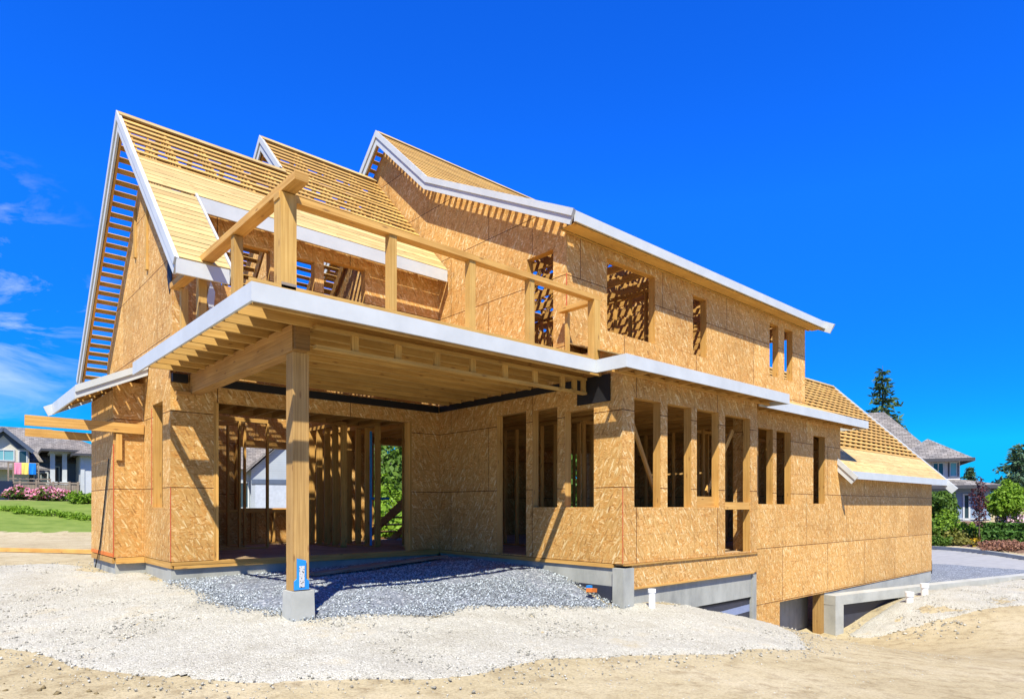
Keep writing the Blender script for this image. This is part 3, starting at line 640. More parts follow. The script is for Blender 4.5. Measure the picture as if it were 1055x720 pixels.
def inside(poly, x, y):
    r = np.zeros(x.shape, bool); n = len(poly)
    for i in range(n):
        (x0, y0), (x1, y1) = poly[i], poly[(i+1) % n]
        c = ((y0 > y) != (y1 > y)); xi = (x1-x0)*(y-y0)/((y1-y0) if y1 != y0 else 1e-9)+x0; r ^= c & (x < xi)
    return r
def vnoise(x, y, sc, seed=0):
    """smooth value noise"""
    xs, ys = x*sc+seed*17.3, y*sc+seed*9.1; xi, yi = np.floor(xs), np.floor(ys); fx, fy = xs-xi, ys-yi
    h = lambda a, b: np.modf(np.abs(np.sin(a*127.1+b*311.7+seed*3.7)*43758.5453))[0]
    fx, fy = fx*fx*(3-2*fx), fy*fy*(3-2*fy)
    return (h(xi, yi)*(1-fx)+h(xi+1, yi)*fx)*(1-fy)+(h(xi, yi+1)*(1-fx)+h(xi+1, yi+1)*fx)*fy
def sheet_on_ground(name, poly, m, step, off, edge=.25, rough=.012, uneven=.0, kind='structure'):
    P2 = np.array(poly); x = np.arange(P2[:, 0].min()-.5, P2[:, 0].max()+.5, step); y = np.arange(P2[:, 1].min()-.5, P2[:, 1].max()+.5, step)
    A, B = np.meshgrid(x, y); wx = (vnoise(A, B, 1.1, 1)-.5)*edge*2+(vnoise(A, B, 5, 2)-.5)*edge+(vnoise(A, B, 16, 5)-.5)*edge*.5; wy = (vnoise(A, B, 1.1, 3)-.5)*edge*2+(vnoise(A, B, 5, 4)-.5)*edge+(vnoise(A, B, 16, 6)-.5)*edge*.5
    ins = inside(poly, A+wx, B+wy)
    e = ins.astype(float); nb = max(1, int(.3/step))
    for ax in (0, 1):
        cs = np.cumsum(np.concatenate([np.zeros_like(np.take(e, [0], ax)), np.pad(e, [(nb, nb) if q == ax else (0, 0) for q in (0, 1)], mode='edge')], ax), ax)
        nmax = cs.shape[ax]; e = (np.take(cs, np.arange(2*nb+1, nmax), ax)-np.take(cs, np.arange(0, nmax-2*nb-1), ax))/(2*nb+1)
    e = np.clip((e-.45)/.4, 0, 1)
    z = H(A, B)+off*e-(1-e)*(.035 if edge > .1 else 0)+(0 if edge > .1 else off*(1-e))+e*((vnoise(A, B, 7, 5)-.5)*rough+(vnoise(A, B, 19, 6)-.5)*rough+(vnoise(A, B, 1.6, 7)-.5)*uneven)
    k = ins[:-1, :-1]; ii = np.arange(A.size).reshape(A.shape)
    F = np.stack([ii[:-1, :-1][k], ii[:-1, 1:][k], ii[1:, 1:][k], ii[1:, :-1][k]], -1)
    used = np.unique(F); mp = np.zeros(A.size, int); mp[used] = np.arange(len(used))
    o = rawmesh(name, np.stack([A, B, z], -1).reshape(-1, 3)[used], mp[F], m, smooth=True); o['kind'] = kind
    return o
def gravel_mat(name, dark, mid, light, s1=55., dirt=None):
    m, nt, b = mat(name, .9, .15)
    tc = N(nt, 'ShaderNodeTexCoord').outputs['Object']
    vo = N(nt, 'ShaderNodeTexVoronoi', i_Scale=s1); L(nt, tc, vo.inputs['Vector'])
    sp = N(nt, 'ShaderNodeSeparateColor'); L(nt, vo.outputs['Color'], sp.inputs[0])
    col = ramp(nt, sp.outputs[0], [(0, dark), (.25, mid), (.75, mid), (1, light)])
    n1 = N(nt, 'ShaderNodeTexNoise', i_Scale=1.1, i_Detail=8.0, i_Roughness=.7); L(nt, tc, n1.inputs['Vector'])
    col = mixc(nt, 1.0, col, ramp(nt, n1.outputs[0], [(.3, (.84, .82, .78)), (.52, (1, 1, 1)), (.7, (1.08, 1.08, 1.1))]), 'MULTIPLY')
    if dirt: col = mixc(nt, ramp(nt, n1.outputs[0], [(.56, (0, 0, 0)), (.68, (.7, .7, .7))]), col, dirt)
    L(nt, col, b.inputs['Base Color'])
    bump(nt, b, math_(nt, 'SUBTRACT', 1.0, vo.outputs['Distance']), .7, .02); return m
M['lgravel'] = gravel_mat('pale_gravel', (.24, .23, .19), (.40, .385, .32), (.56, .545, .475), 70., (.40, .345, .225))
M['bgravel'] = gravel_mat('crushed_stone', (.06, .07, .085), (.16, .18, .21), (.38, .40, .43), 40.)
OCT = np.array([(1, 0, 0), (-1, 0, 0), (0, 1, 0), (0, -1, 0), (0, 0, 1), (0, 0, -1)], float)
OF = np.array([(0, 2, 4), (2, 1, 4), (1, 3, 4), (3, 0, 4), (2, 0, 5), (1, 2, 5), (3, 1, 5), (0, 3, 5)])
def stones(name, x, y, smin, smax, m, off=0, toned=(.55, 1.5)):
    n = len(x); z = H(x, y)+off
    s = smin+(smax-smin)*RNG.random(n)**2.2
    v = OCT[None]*(1+RNG.uniform(-.35, .35, (n, 6, 1)))+RNG.uniform(-.28, .28, (n, 6, 3))
    v *= s[:, None, None]*np.array([1, 1, .72])
    an = RNG.uniform(0, 6.283, n); c, si = np.cos(an)[:, None], np.sin(an)[:, None]
    tl = RNG.uniform(-.6, .6, n)[:, None]; vx, vz = v[..., 0]*np.cos(tl)-v[..., 2]*np.sin(tl), v[..., 0]*np.sin(tl)+v[..., 2]*np.cos(tl)
    vy = v[..., 1]; v = np.stack([vx*c-vy*si, vx*si+vy*c, vz], -1)+np.stack([x, y, z+s*.25], -1)[:, None]
    f = OF[None]+(np.arange(n)*6)[:, None, None]
    t = np.repeat(toned[0]+(toned[1]-toned[0])*RNG.random(n)**1.6, 8)
    o = rawmesh(name, v.reshape(-1, 3), f.reshape(-1, 3), m, t); o['kind'] = 'stuff'; return o
def scatter(poly, n, edge=.25, feather=0):
    P2 = np.array(poly); x = RNG.uniform(P2[:, 0].min()-.4, P2[:, 0].max()+.4, n*4); y = RNG.uniform(P2[:, 1].min()-.4, P2[:, 1].max()+.4, n*4)
    wx = (vnoise(x, y, 1.1, 1)-.5)*edge*2+(vnoise(x, y, 5, 2)-.5)*edge+(vnoise(x, y, 16, 5)-.5)*edge*.5; wy = (vnoise(x, y, 1.1, 3)-.5)*edge*2+(vnoise(x, y, 5, 4)-.5)*edge+(vnoise(x, y, 16, 6)-.5)*edge*.5
    if feather: wx = wx+RNG.normal(0, feather, len(x)); wy = wy+RNG.normal(0, feather, len(x))
    k = inside(poly, x+wx, y+wy); return x[k][:n], y[k][:n]
BLUE = [(2.93, 11.38), (2.93, 11.33), (2.89, 9.99), (2.88, 8.39), (3.08, 7.68), (3.27, 7.25), (3.85, 7.13), (4.3, 7.05), (5.0, 6.86), (5.6, 7.02), (6.29, 6.86), (7.1, 6.57), (7.99, 6.45), (8.2, 6.36), (8.2, 11.42)]
PALE = [(-6, 12.5), (-3.5, 10.5), (-.6, 10.6), (.42, 9.4), (.62, 8.81), (.88, 7.49), (1.23, 6.64), (1.68, 6.08), (2.14, 5.66), (3.12, 5.14), (3.47, 4.95), (4.16, 4.81), (5.05, 4.78), (6.2, 4.59), (7.4, 4.36), (8.37, 4.09), (9.74, 4.19), (10.73, 4.71), (11.6, 5.4), (12.3, 6.1), (12.4, 6.6), (8.1, 6.6), (8.1, 11.6), (2.9, 11.6), (2.9, 13.2), (2.4, 13.2), (2.4, 17), (-2, 17.5), (-6, 17)]
sheet_on_ground('gravel_apron', PALE, M['lgravel'], .06, .022, .22, .018, .03)
sheet_on_ground('crushed_stone_bed', BLUE, M['bgravel'], .05, .05, .14, .03, .05)
M['bstone'] = noisy('blue_stone', [(.3, (.185, .21, .225)), (.7, (.315, .345, .36))], 14, .85, .2, bstr=.2)
M['clod'] = noisy('earth_clod', [(.3, (.22, .165, .085)), (.7, (.33, .26, .14))], 14, .95, .05, bstr=.2)
M['pebble'] = noisy('pale_pebble', [(.3, (.33, .315, .26)), (.7, (.45, .435, .37))], 14, .85, .2, bstr=.2)
x, y = scatter(BLUE, 52000, .14, .07); stones('crushed_stone', x, y, .005, .019, M['bstone'], .050, (.5, 2.0))
near = [p for p in PALE if p[1] < 20]
x, y = scatter(PALE, 36000, .22, .26); k = RNG.random(len(x)) < np.clip(1.4-(np.hypot(x, y)-5)/10, .15, 1); x, y = x[k], y[k]
stones('pebbles', x, y, .004, .020, M['pebble'], .012, (.55, 1.3))
x, y = scatter(PALE, 26000, .22, .5); k = RNG.random(len(x)) < np.clip(1.4-(np.hypot(x, y)-5)/9, .1, 1); x, y = x[k], y[k]; stones('pebbles', x, y, .003, .013, M['pebble'], .004, (.8, 1.2))
# loose pebbles on the sand in front
x = RNG.uniform(-3, 14, 9000); y = RNG.uniform(2.5, 9, 9000); k = vnoise(x, y, .9, 9) > .45; stones('loose_pebbles', x[k], y[k], .003, .014, M['pebble'], -.003, (.75, 1.1))

# ---- mound and retaining wall at the right
rwp = [(16.87, 6.72), (19.0, 6.30), (22.5, 5.56), (26.2, 4.74), (34, 3.0)]
def ribbon(mb, pts, th, z0, z1):
    A = [V((x, y, 0)) for x, y in pts]; nrm = []
    for i in range(len(A)):
        d = (A[min(i+1, len(A)-1)]-A[max(i-1, 0)]).normalized(); nrm.append(V((-d.y, d.x, 0)))
    f = [(a.x, a.y) for a in A]; b = [((a+n*th).x, (a+n*th).y) for a, n in zip(A, nrm)]
    for i in range(len(A)-1):
        p, q, r, s = f[i], f[i+1], b[i+1], b[i]
        u0 = i*3.0
        mb.poly([(*p, z0), (*q, z0), (*q, z1), (*p, z1)]); mb.poly([(*r, z0), (*s, z0), (*s, z1), (*r, z1)]); mb.poly([(*p, z1), (*q, z1), (*r, z1), (*s, z1)])
    for p, q in ((f[0], b[0]), (f[-1], b[-1])): mb.poly([(*q, z0), (*p, z0), (*p, z1), (*q, z1)])
mb = MB(); ribbon(mb, rwp, .34, -1.54, -1.30)
rw = mb.build('retaining_wall', M['conc_pale']); tag(rw, 'low pale concrete retaining wall running off to the right beside the gravel mound', 'wall')
mb = MB(); ribbon(mb, [(16.871, 6.722), (17.19, 6.651)], .338, -3.2, -1.5405); mb.build('wall_end', M['conc_pale'], rw)
mb = MB(); ribbon(mb, [(17.17, 6.86), (19.0, 6.48), (22.5, 5.74), (26.2, 4.92), (34, 3.18)], .12, -3.2, -1.5405); mb.build('damp_proofing', M['mem'], rw)
MND = [(16.9, 6.6), (17.0, 6.25), (17.05, 5.9), (17.35, 5.18), (18.16, 4.48), (19.35, 3.65), (19.9, 3.4), (23, 2.5), (30, 1.5), (34, 2.9), (26.2, 4.72), (22.5, 5.55), (19, 6.3), (17.5, 6.6)]
sheet_on_ground('gravel_mound', MND, M['lgravel'], .08, .03, .18, .03, .10)
x, y = scatter(MND, 9000, .2, .2); stones('pebbles', x, y, .004, .020, M['pebble'], .02, (.6, 1.3))
x = RNG.normal(17.6, .5, 260); y = RNG.normal(4.9, .6, 260); stones('loose_pebbles', x, y, .006, .045, M['pebble'], .0, (.5, 1.1))

# ---- road, kerb, verge and gravel pad on the right
road = flat('asphalt', (.27, .27, .265), .85, .2, 3, .12)
def strip(u_t):
    return [away(u, t) for u, t in u_t]
def lane(l0, l1, t0, t1): return [(CF*t+SF*l, SF*t-CF*l) for l, t in ((l0, t0), (l1, t0), (l1, t1), (l0, t1))]
sheet_on_ground('road', lane(16.5, 20.5, 8, 80), road, .25, .02, .02, 0)
PAD = strip([(915, 18.2), (1000, 20.1), (1060, 21.7), (1075, 20.5)])+[(CF*t+SF*l, SF*t-CF*l) for l, t in ((18.9, 19), (18.7, 24), (16.9, 26.5), (15, 27.5), (12, 25))]
sheet_on_ground('gravel_pad', PAD, M['bgravel'], .10, .055, .2, .02)
sheet_on_ground('verge', lane(20.66, 21.3, 10, 80), M['sand'], .14, .055, .1, 0)
sheet_on_ground('planting_bed', lane(21.3, 27.5, 14, 44), noisy('bark_mulch', [(.3, (.10, .06, .04)), (.7, (.22, .14, .10))], 9, .95, .1, bstr=.5), .25, .05, .12, .04)
mb = MB(); fine = [(CF*t+SF*20.58, SF*t-CF*20.58) for t in np.arange(10, 80, .8)]
for a, b in zip(fine[:-1], fine[1:]): mb.beam((*a, Hs(*a)+.07), (*b, Hs(*b)+.07), .15, .2, (0, 0, 1), 1.0)
kb = mb.build('kerb', M['conc_pale']); kb['kind'] = 'structure'
# front lawn on the left
lawn = noisy('mown_lawn', [(.25, (.085, .135, .022)), (.5, (.135, .19, .035)), (.75, (.19, .235, .055))], .9, .9, .1, bstr=.4, bdist=.05)
LW = [(-30, 42.0), (2, 43.2), (10, 42.2), (15, 42), (15, 58), (-30, 58)]
sheet_on_ground('lawn', LW, lawn, .4, .06, .5, .03)

# ================================================================== FOLIAGE
def leaves(blobs, n, size, dens=.6, squash=1.0):
    """leaf cards spread through ellipsoid blobs (x,y,z,rx,ry,rz); tone = random per card"""
    B = np.array(blobs, float); vol = B[:, 3]*B[:, 4]*B[:, 5]; pk = RNG.choice(len(B), n, p=(vol**.75)/(vol**.75).sum())
    d = RNG.normal(size=(n, 3)); d /= np.linalg.norm(d, axis=1)[:, None]; r = RNG.random(n)**(1/3*dens)
    lump = 1+.16*np.sin(d[:, 0]*7+pk)*np.cos(d[:, 2]*6+pk*2)+.10*np.sin(d[:, 1]*13+pk*3)
    c = B[pk, :3]+d*B[pk, 3:]*(r*lump)[:, None]
    nn = d*.6+RNG.normal(size=(n, 3))*.75+np.array([0, 0, .35]); nn /= np.linalg.norm(nn, axis=1)[:, None]
    a = np.cross(nn, RNG.normal(size=(n, 3))); a /= np.linalg.norm(a, axis=1)[:, None]; b = np.cross(nn, a)
    s = size*(.6+.8*RNG.random(n))[:, None]
    v = np.stack([c-a*s*.5, c+b*s*.3+nn*s*.08, c+a*s*.55, c-b*s*.3+nn*s*.08], 1).reshape(-1, 3)
    f = np.arange(n*4).reshape(-1, 4); t = np.clip(RNG.normal(.5, .22, n)+.12*np.sin(pk*2.3), 0, 1)
    return v, f, t
G = {}
G['fir'] = leaf_mat('fir_needles', (.016, .045, .018), (.075, .13, .045), .1)
G['cedar'] = leaf_mat('blue_conifer_needles', (.028, .065, .035), (.10, .18, .095), .12)
G['lime'] = leaf_mat('lime_leaves', (.10, .20, .012), (.24, .38, .035), .35)
G['green'] = leaf_mat('green_leaves', (.035, .085, .012), (.13, .22, .03), .3)
G['hedge'] = leaf_mat('hedge_leaves', (.030, .085, .012), (.10, .21, .03), .2)
G['olive'] = leaf_mat('olive_leaves', (.09, .11, .02), (.24, .22, .05), .25)
G['purple'] = leaf_mat('purple_leaves', (.035, .012, .016), (.12, .035, .04), .2)
G['pink'] = leaf_mat('pink_petals', (.60, .13, .26), (.85, .45, .58), .3)
G['palepink'] = leaf_mat('pale_pink_petals', (.62, .36, .50), (.85, .66, .76), .3)
G['rust'] = leaf_mat('heather_stems', (.15, .065, .045), (.34, .18, .11), .15)
G['yellow'] = leaf_mat('yellow_petals', (.50, .28, .01), (.80, .55, .04), .25)
bark = noisy('bark', [(.3, (.06, .045, .035)), (.7, (.15, .115, .085))], 9, .95, .1, stretch=(1, 1, .25), bstr=.6)
def foliage(name, m, parent, *a, **k):
    v, f, t = leaves(*a, **k); return rawmesh(name, v, f, G[m], t, parent)
def shrub(name, label, cat, x, y, r, h, m, n, size, group=None, flower=None, z=None, wide=1.0, dirx=(1, 0)):
    z = Hs(x, y) if z is None else z
    o = tag(empty(name, label, cat, group)); o.location = (x, y, z)
    bl = []
    for i in range(7):
        u = random.uniform(-.8, .8)*r*wide; w = random.uniform(-.45, .45)*r; s = random.uniform(.45, .75)
        bl.append((dirx[0]*u-dirx[1]*w, dirx[1]*u+dirx[0]*w, h*random.uniform(.3, .62), r*s, r*s, h*random.uniform(.32, .5)))
    foliage('foliage', m, o, bl, n, size)
    st = MB()
    for i in range(5): st.tube([(0, 0, -.1), (random.uniform(-.4, .4)*r, random.uniform(-.4, .4)*r, h*.6)], [.03, .012], 5)
    st.build('stem', bark, o)
    if flower: foliage('blossom', flower[0], o, [(b[0], b[1], b[2]+b[5]*.15, b[3]*1.02, b[4]*1.02, b[5]*1.0) for b in bl], flower[1], flower[2], dens=.15)
    return o
def tree(name, label, x, y, h, trunk_h, crown, m, n, size, cat='tree', group=None, tr=.09):
    z = Hs(x, y); o = empty(name, label, cat, group); o.location = (x, y, z)
    t = MB(); lean = random.uniform(-.15, .15)
    t.tube([(0, 0, -.3), (0, 0, trunk_h*.6), (lean*.3, 0, trunk_h), (lean, 0, h*.8)], [tr*1.3, tr, tr*.8, tr*.25], 9)
    for b in crown: t.tube([(lean*.4, 0, trunk_h*random.uniform(.75, 1.05)), (b[0]*.5, b[1]*.5, (trunk_h+b[2])*.5), (b[0], b[1], b[2])], [tr*.45, tr*.3, tr*.1], 6)
    t.build('trunk', bark, o, True)
    foliage('crown', m, o, crown, n, size, dens=.8); return o
def conifer(name, label, x, y, h, r, m, whorls, size, z=None, start=.1, group=None, droop=.25, n_per=46):
    z = Hs(x, y) if z is None else z; o = empty(name, label, 'tree', group); o.location = (x, y, z)
    t = MB(); t.tube([(0, 0, -.3), (0, 0, h*.5), (.02*h*random.uniform(-1, 1), 0, h)], [h*.018, h*.011, .012], 8)
    Vs, Ts = [], []
    for i in range(whorls):
        f = start+(1-start)*(i/whorls); zz = h*f; nb = random.randint(4, 6); a0 = random.uniform(0, 6.28)
        for b in range(nb):
            ln = r*((1-f)**.8)*random.uniform(.55, 1.15)+.12; an = a0+b*6.283/nb+random.uniform(-.35, .35)
            dx, dy = math.cos(an), math.sin(an); rise = ln*random.uniform(-.1, .35); dr = ln*droop*random.uniform(.5, 1.5)
            tip = (dx*ln, dy*ln, zz+rise-dr); midp = (dx*ln*.5, dy*ln*.5, zz+rise*.8)
            t.tube([(0, 0, zz), midp, tip], [.012+.01*ln, .01+.004*ln, .004], 4, cap=False)
            k = max(6, int(n_per*ln/r)); s = RNG.random(k)**.7
            px = np.where(s[:, None] < .5, np.array([0, 0, zz])+(np.array(midp)-np.array([0, 0, zz]))*(s[:, None]*2), np.array(midp)+(np.array(tip)-np.array(midp))*(s[:, None]*2-1))
            wdt = .26*ln*(1-s*.55)+size*.4
            px = px+RNG.normal(size=(k, 3))*np.stack([wdt*.55, wdt*.55, wdt*.28], -1)
            dirv = np.array([dx, dy, -.25])+RNG.normal(size=(k, 3))*.55; dirv /= np.linalg.norm(dirv, axis=1)[:, None]
            sd = np.cross(dirv, RNG.normal(size=(k, 3))); sd /= np.linalg.norm(sd, axis=1)[:, None]; q = size*(.6+.8*RNG.random(k))[:, None]
            Vs.append(np.stack([px-dirv*q*.5, px+sd*q*.17, px+dirv*q*.6, px-sd*q*.17], 1).reshape(-1, 3)); Ts.append(np.clip(RNG.normal(.45, .25, k), 0, 1))
    t.build('trunk', bark, o); v = np.concatenate(Vs); tt = np.concatenate(Ts)
    rawmesh('crown', v, np.arange(len(v)).reshape(-1, 4), G[m], tt, o); return o

# ================================================================== NEIGHBOURHOOD, LEFT
M['roofgrey'] = shingle_mat('grey_shingles', (.19, .175, .16)); M['roofbrown'] = shingle_mat('brown_grey_shingles', (.205, .195, .185))
M['sidecream'] = siding_mat('cream_siding', (.56, .53, .44)); M['sideblue'] = siding_mat('blue_grey_siding', (.20, .27, .38)); M['sidegrey'] = siding_mat('pale_grey_siding', (.52, .55, .58)); M['sidemid'] = siding_mat('mid_grey_siding', (.33, .37, .41)); M['sidedark'] = siding_mat('slate_siding', (.10, .14, .20))
M['stucco'] = flat('pale_render', (.62, .58, .55), .8, .2, 3, .06); M['gutter'] = flat('dark_gutter', (.05, .05, .055), .5, .4); M['bluetrim'] = flat('slate_trim', (.075, .10, .15), .6, .3)
gm, gnt, gb = mat('window_glass', .06, .6); gb.inputs['Base Color'].default_value = (.03, .055, .07, 1); M['glass'] = gm
gm, gnt, gb = mat('window_glass_bright', .06, .7); gb.inputs['Base Color'].default_value = (.16, .36, .38, 1); M['glass2'] = gm
M['stone'] = noisy('grey_stone', [(.3, (.22, .21, .22)), (.7, (.42, .40, .42))], 5, .9, .2)
def local(o, u, t, rz): x, y = away(u, t); o.location = (x, y, 0); o.rotation_euler = (0, 0, rz)
def hiproof(mb, x0, x1, y0, y1, z, h, ridge=None, over=.45):
    """hip roof; ridge runs along the longer side"""
    x0 -= over; x1 += over; y0 -= over; y1 += over; w, d = x1-x0, y1-y0
    if w >= d: r = [(x0+d/2, (y0+y1)/2, z+h), (x1-d/2, (y0+y1)/2, z+h)]
    else: r = [((x0+x1)/2, y0+w/2, z+h), ((x0+x1)/2, y1-w/2, z+h)]
    c = [(x0, y0, z), (x1, y0, z), (x1, y1, z), (x0, y1, z)]
    sl = lambda ps: [((p[0] if abs(ps[1][1]-ps[0][1]) < 1e-6 else p[1]), p[2]*1.35) for p in ps]
    fs = [[c[0], c[1], r[1], r[0]], [c[2], c[3], r[0], r[1]], [c[1], c[2], r[1]], [c[3], c[0], r[0]]] if w >= d else [[c[1], c[2], r[1], r[0]], [c[3], c[0], r[0], r[1]], [c[0], c[1], r[0]], [c[2], c[3], r[1]]]
    for q in fs: mb.poly(q, sl(q))
    mb.poly([(p[0], p[1], p[2]-.001) for p in c][::-1])
def gutter_ring(mb, x0, x1, y0, y1, z, over=.45):
    x0 -= over; x1 += over; y0 -= over; y1 += over
    mb.box(x0-.08, x1+.08, y0-.09, y0-.001, z-.18, z+.02); mb.box(x0-.08, x1+.08, y1+.001, y1+.09, z-.18, z+.02); mb.box(x0-.09, x0-.001, y0, y1, z-.18, z+.02); mb.box(x1+.001, x1+.09, y0, y1, z-.18, z+.02)
def window(parent, x0, x1, y, z0, z1, m='glass', mull=1, trim=M['white'], side='F', bars=0):
    """framed window on the front (-Y) face at y (side 'F') or on the left face at x=y (side 'L')"""
    f = MB(); b = .09
    def bx(mb, a0, a1, d0, d1, c0, c1):
        if side == 'F': mb.box(a0, a1, y-d1, y-d0, c0, c1)
        else: mb.box(y-d1, y-d0, a0, a1, c0, c1)
    bx(f, x0-b, x0, .004, .06, z0-b, z1+b); bx(f, x1, x1+b, .004, .06, z0-b, z1+b); bx(f, x0+.001, x1-.001, .004, .058, z1, z1+b); bx(f, x0+.001, x1-.001, .004, .065, z0-b, z0)
    for k in range(mull): xx = x0+(x1-x0)*(k+1)/(mull+1); bx(f, xx-.025, xx+.025, .012, .045, z0+.001, z1-.001)
    if bars:
        zz = (z0+z1)/2; bx(f, x0+.001, x1-.001, .013, .040, zz-.02, zz+.02)
    o = f.build('window', trim, parent); g = MB(); bx(g, x0, x1, .003, .016, z0, z1); g.build('pane', M[m], o); return o
# the house beyond the lawn: its front faces the viewpoint
hl = empty('neighbour_house', 'slate and cream two-storey house with grey roofs and a white-columned porch beyond the lawn', 'house')
local(hl, 45, 56, math.radians(-42+38)); zb = 1.1
q = 56/675.
def lx(u): return (u-45)*q*.82
def lz(v): return .9+(522.5-v)*q
mb = MB(); mb.box(lx(-90), lx(120), 3.1, 11.9, zb-.6, lz(474)); mb.build('wall', M['sidedark'], hl)
mb = MB(); hiproof(mb, lx(-90), lx(125), 3.0, 12, lz(474), lz(433)-lz(474)); mb.build('roof', M['roofbrown'], hl)
mb = MB(); mb.box(lx(-26), lx(31), 1.6, 3.1, zb-.6, lz(463)); mb.prism([(lx(-26), lz(463)+.001), (lx(31), lz(463)+.001), (lx(5), lz(444))], 'y', 1.6, 3.1); wl = mb.build('wall', M['sidecream'], hl)
mb = MB()
for s, e in (((lx(5), lz(441.5)), (lx(35), lz(464))), ((lx(5), lz(441.5)), (lx(-30), lz(464)))): mb.beam((s[0], 3.6, s[1]), (e[0], 3.6, e[1]), 5.0, .16, (0, 0, 1), 1.0)
mb.build('roof', M['roofgrey'], hl)
mb = MB(); mb.beam((lx(5), 1.05, lz(441.5)-.1), (lx(35), 1.05, lz(464)-.1), .06, .3); mb.beam((lx(5), 1.05, lz(441.5)-.1), (lx(-30), 1.05, lz(464)-.1), .06, .3); mb.build('barge_board', M['bluetrim'], hl)
mb = MB(); mb.prism([(lx(-25), lz(462)), (lx(-9), lz(462)), (lx(5), lz(449)), (lx(19), lz(462)), (lx(30), lz(462)), (lx(5), lz(444.3))], 'y', 1.55, 1.595); mb.build('gable_trim', M['bluetrim'], hl)
window(hl, lx(-14), lx(15), 1.6, lz(474), lz(464.3), 'glass2', 2); window(hl, lx(21), lx(28), 1.6, lz(476), lz(464.5), 'glass', 0)
mb = MB(); mb.poly([(lx(-40), .2, lz(482.5)), (lx(52), .2, lz(483)), (lx(31), 1.6, lz(476)), (lx(-30), 1.6, lz(476))]); mb.box(lx(-40), lx(52), .1, .2, lz(484.5), lz(482.4)); mb.build('porch_roof', M['roofbrown'], hl)
mb = MB(); mb.box(lx(-40), lx(50), 2.2, 3.0, zb-.6, lz(484)); mb.build('wall', M['bluetrim'], hl)
window(hl, lx(-20), lx(4), 2.2, lz(497), lz(485.5), 'glass2', 2); window(hl, lx(37), lx(50), 2.2, lz(497), lz(486), 'glass', 1); window(hl, lx(57), lx(63), 3.0, lz(502), lz(479), 'glass', 0); window(hl, lx(69.5), lx(80), 3.9, lz(502), lz(477), 'glass', 0)
mb = MB(); hiproof(mb, lx(50), lx(108), -.6, 6, lz(463), lz(448)-lz(463), over=.5); pr = mb.build('porch_roof', M['roofgrey'], hl)
mb = MB(); gutter_ring(mb, lx(50), lx(108), -.6, 6, lz(463), .5); mb.build('gutter', M['gutter'], pr)
mb = MB(); mb.box(lx(51), lx(107), -.45, 5.5, lz(466.5), lz(464.5)); mb.build('porch_beam', M['white'], hl)
for u in (54, 66.5):
    mb = MB(); mb.box(lx(u)-.17, lx(u)+.17, -.35, .0, lz(496), lz(466.6)); mb.box(lx(u)-.34, lx(u)+.34, -.47, .21, lz(520), lz(496)); mb.build('column', M['white'], hl)
mb = MB(); mb.box(lx(50), lx(106), 3.9, 5.4, zb-.6, lz(466)); mb.build('wall', M['sidedark'], hl)
mb = MB(); mb.box(lx(82), lx(112), -2.4, 3.0, zb-1.2, lz(468)); mb.build('wall', M['sidegrey'], hl)
mb = MB(); mb.box(lx(82)-.06, lx(82)+.22, -2.46, -2.2, zb-1.2, lz(468.2)); mb.build('downpipe', M['white'], hl)
mb = MB(); hiproof(mb, lx(82), lx(112), -2.4, 3.0, lz(468), lz(456)-lz(468), over=.6); rr = mb.build('roof', M['roofgrey'], hl)
mb = MB(); gutter_ring(mb, lx(82), lx(112), -2.4, 3, lz(468), .6); mb.build('gutter', M['gutter'], rr)
# fence and deck rail in front of it
fnc = empty('board_fence', 'weathered grey board fence with posts and a top rail behind the pink shrub', 'fence'); local(fnc, 45, 51.5, math.radians(-42+38)); qf = 51.5/675.
fx = lambda u: (u-45)*qf*.82
fz = lambda v: .9+(522.5-v)*qf
mb = MB(); x = fx(14)
while x < fx(82): mb.box(x, x+.14, -.02, .005, fz(523), fz(498.5)+random.uniform(-.02, .02), random.uniform(.8, 1.15)); x += .15
mb.build('board_panel', M['old'], fnc)
for u in (21, 37.5, 55, 72, 81):
    mb = MB(); mb.box(fx(u)-.07, fx(u)+.07, -.09, -.03, fz(523), fz(495.5)); mb.build('fence_post', M['old'], fnc)
mb = MB(); mb.box(fx(12), fx(83), -.07, .05, fz(498), fz(496.5)); mb.build('top_rail', M['old'], fnc)
mb = MB(); mb.box(fx(-30), fx(14), -.1, -.04, fz(524), fz(496)); mb.build('gate_panel', flat('navy_boards', (.012, .022, .05), .6, .2), fnc)
dk = empty('deck_rail', 'slim grey deck railing above the fence with a striped towel over it', 'railing'); local(dk, 45, 52.6, math.radians(-42+38))
mb = MB(); mb.box(fx(8), fx(40), -.05, .02, fz(477.2), fz(476)); mb.box(fx(8), fx(52), -.05, .02, fz(493.5), fz(492.2)); mb.build('top_rail', M['old'], dk)
for u in (9, 14, 37, 39.5, 52):
    mb = MB(); mb.box(fx(u)-.05, fx(u)+.05, -.045, .015, fz(512), fz(477 if u < 45 else 492.3)); mb.build('post', M['old'], dk)
tw = empty('towel', 'pink, yellow and blue striped towel hung over the deck railing', 'towel'); local(tw, 45, 52.5, math.radians(-42+38))
pal = [flat('towel_pink', (.75, .24, .34), .9, .1), flat('towel_yellow', (.80, .60, .14), .9, .1), flat('towel_blue', (.015, .20, .62), .9, .1)]
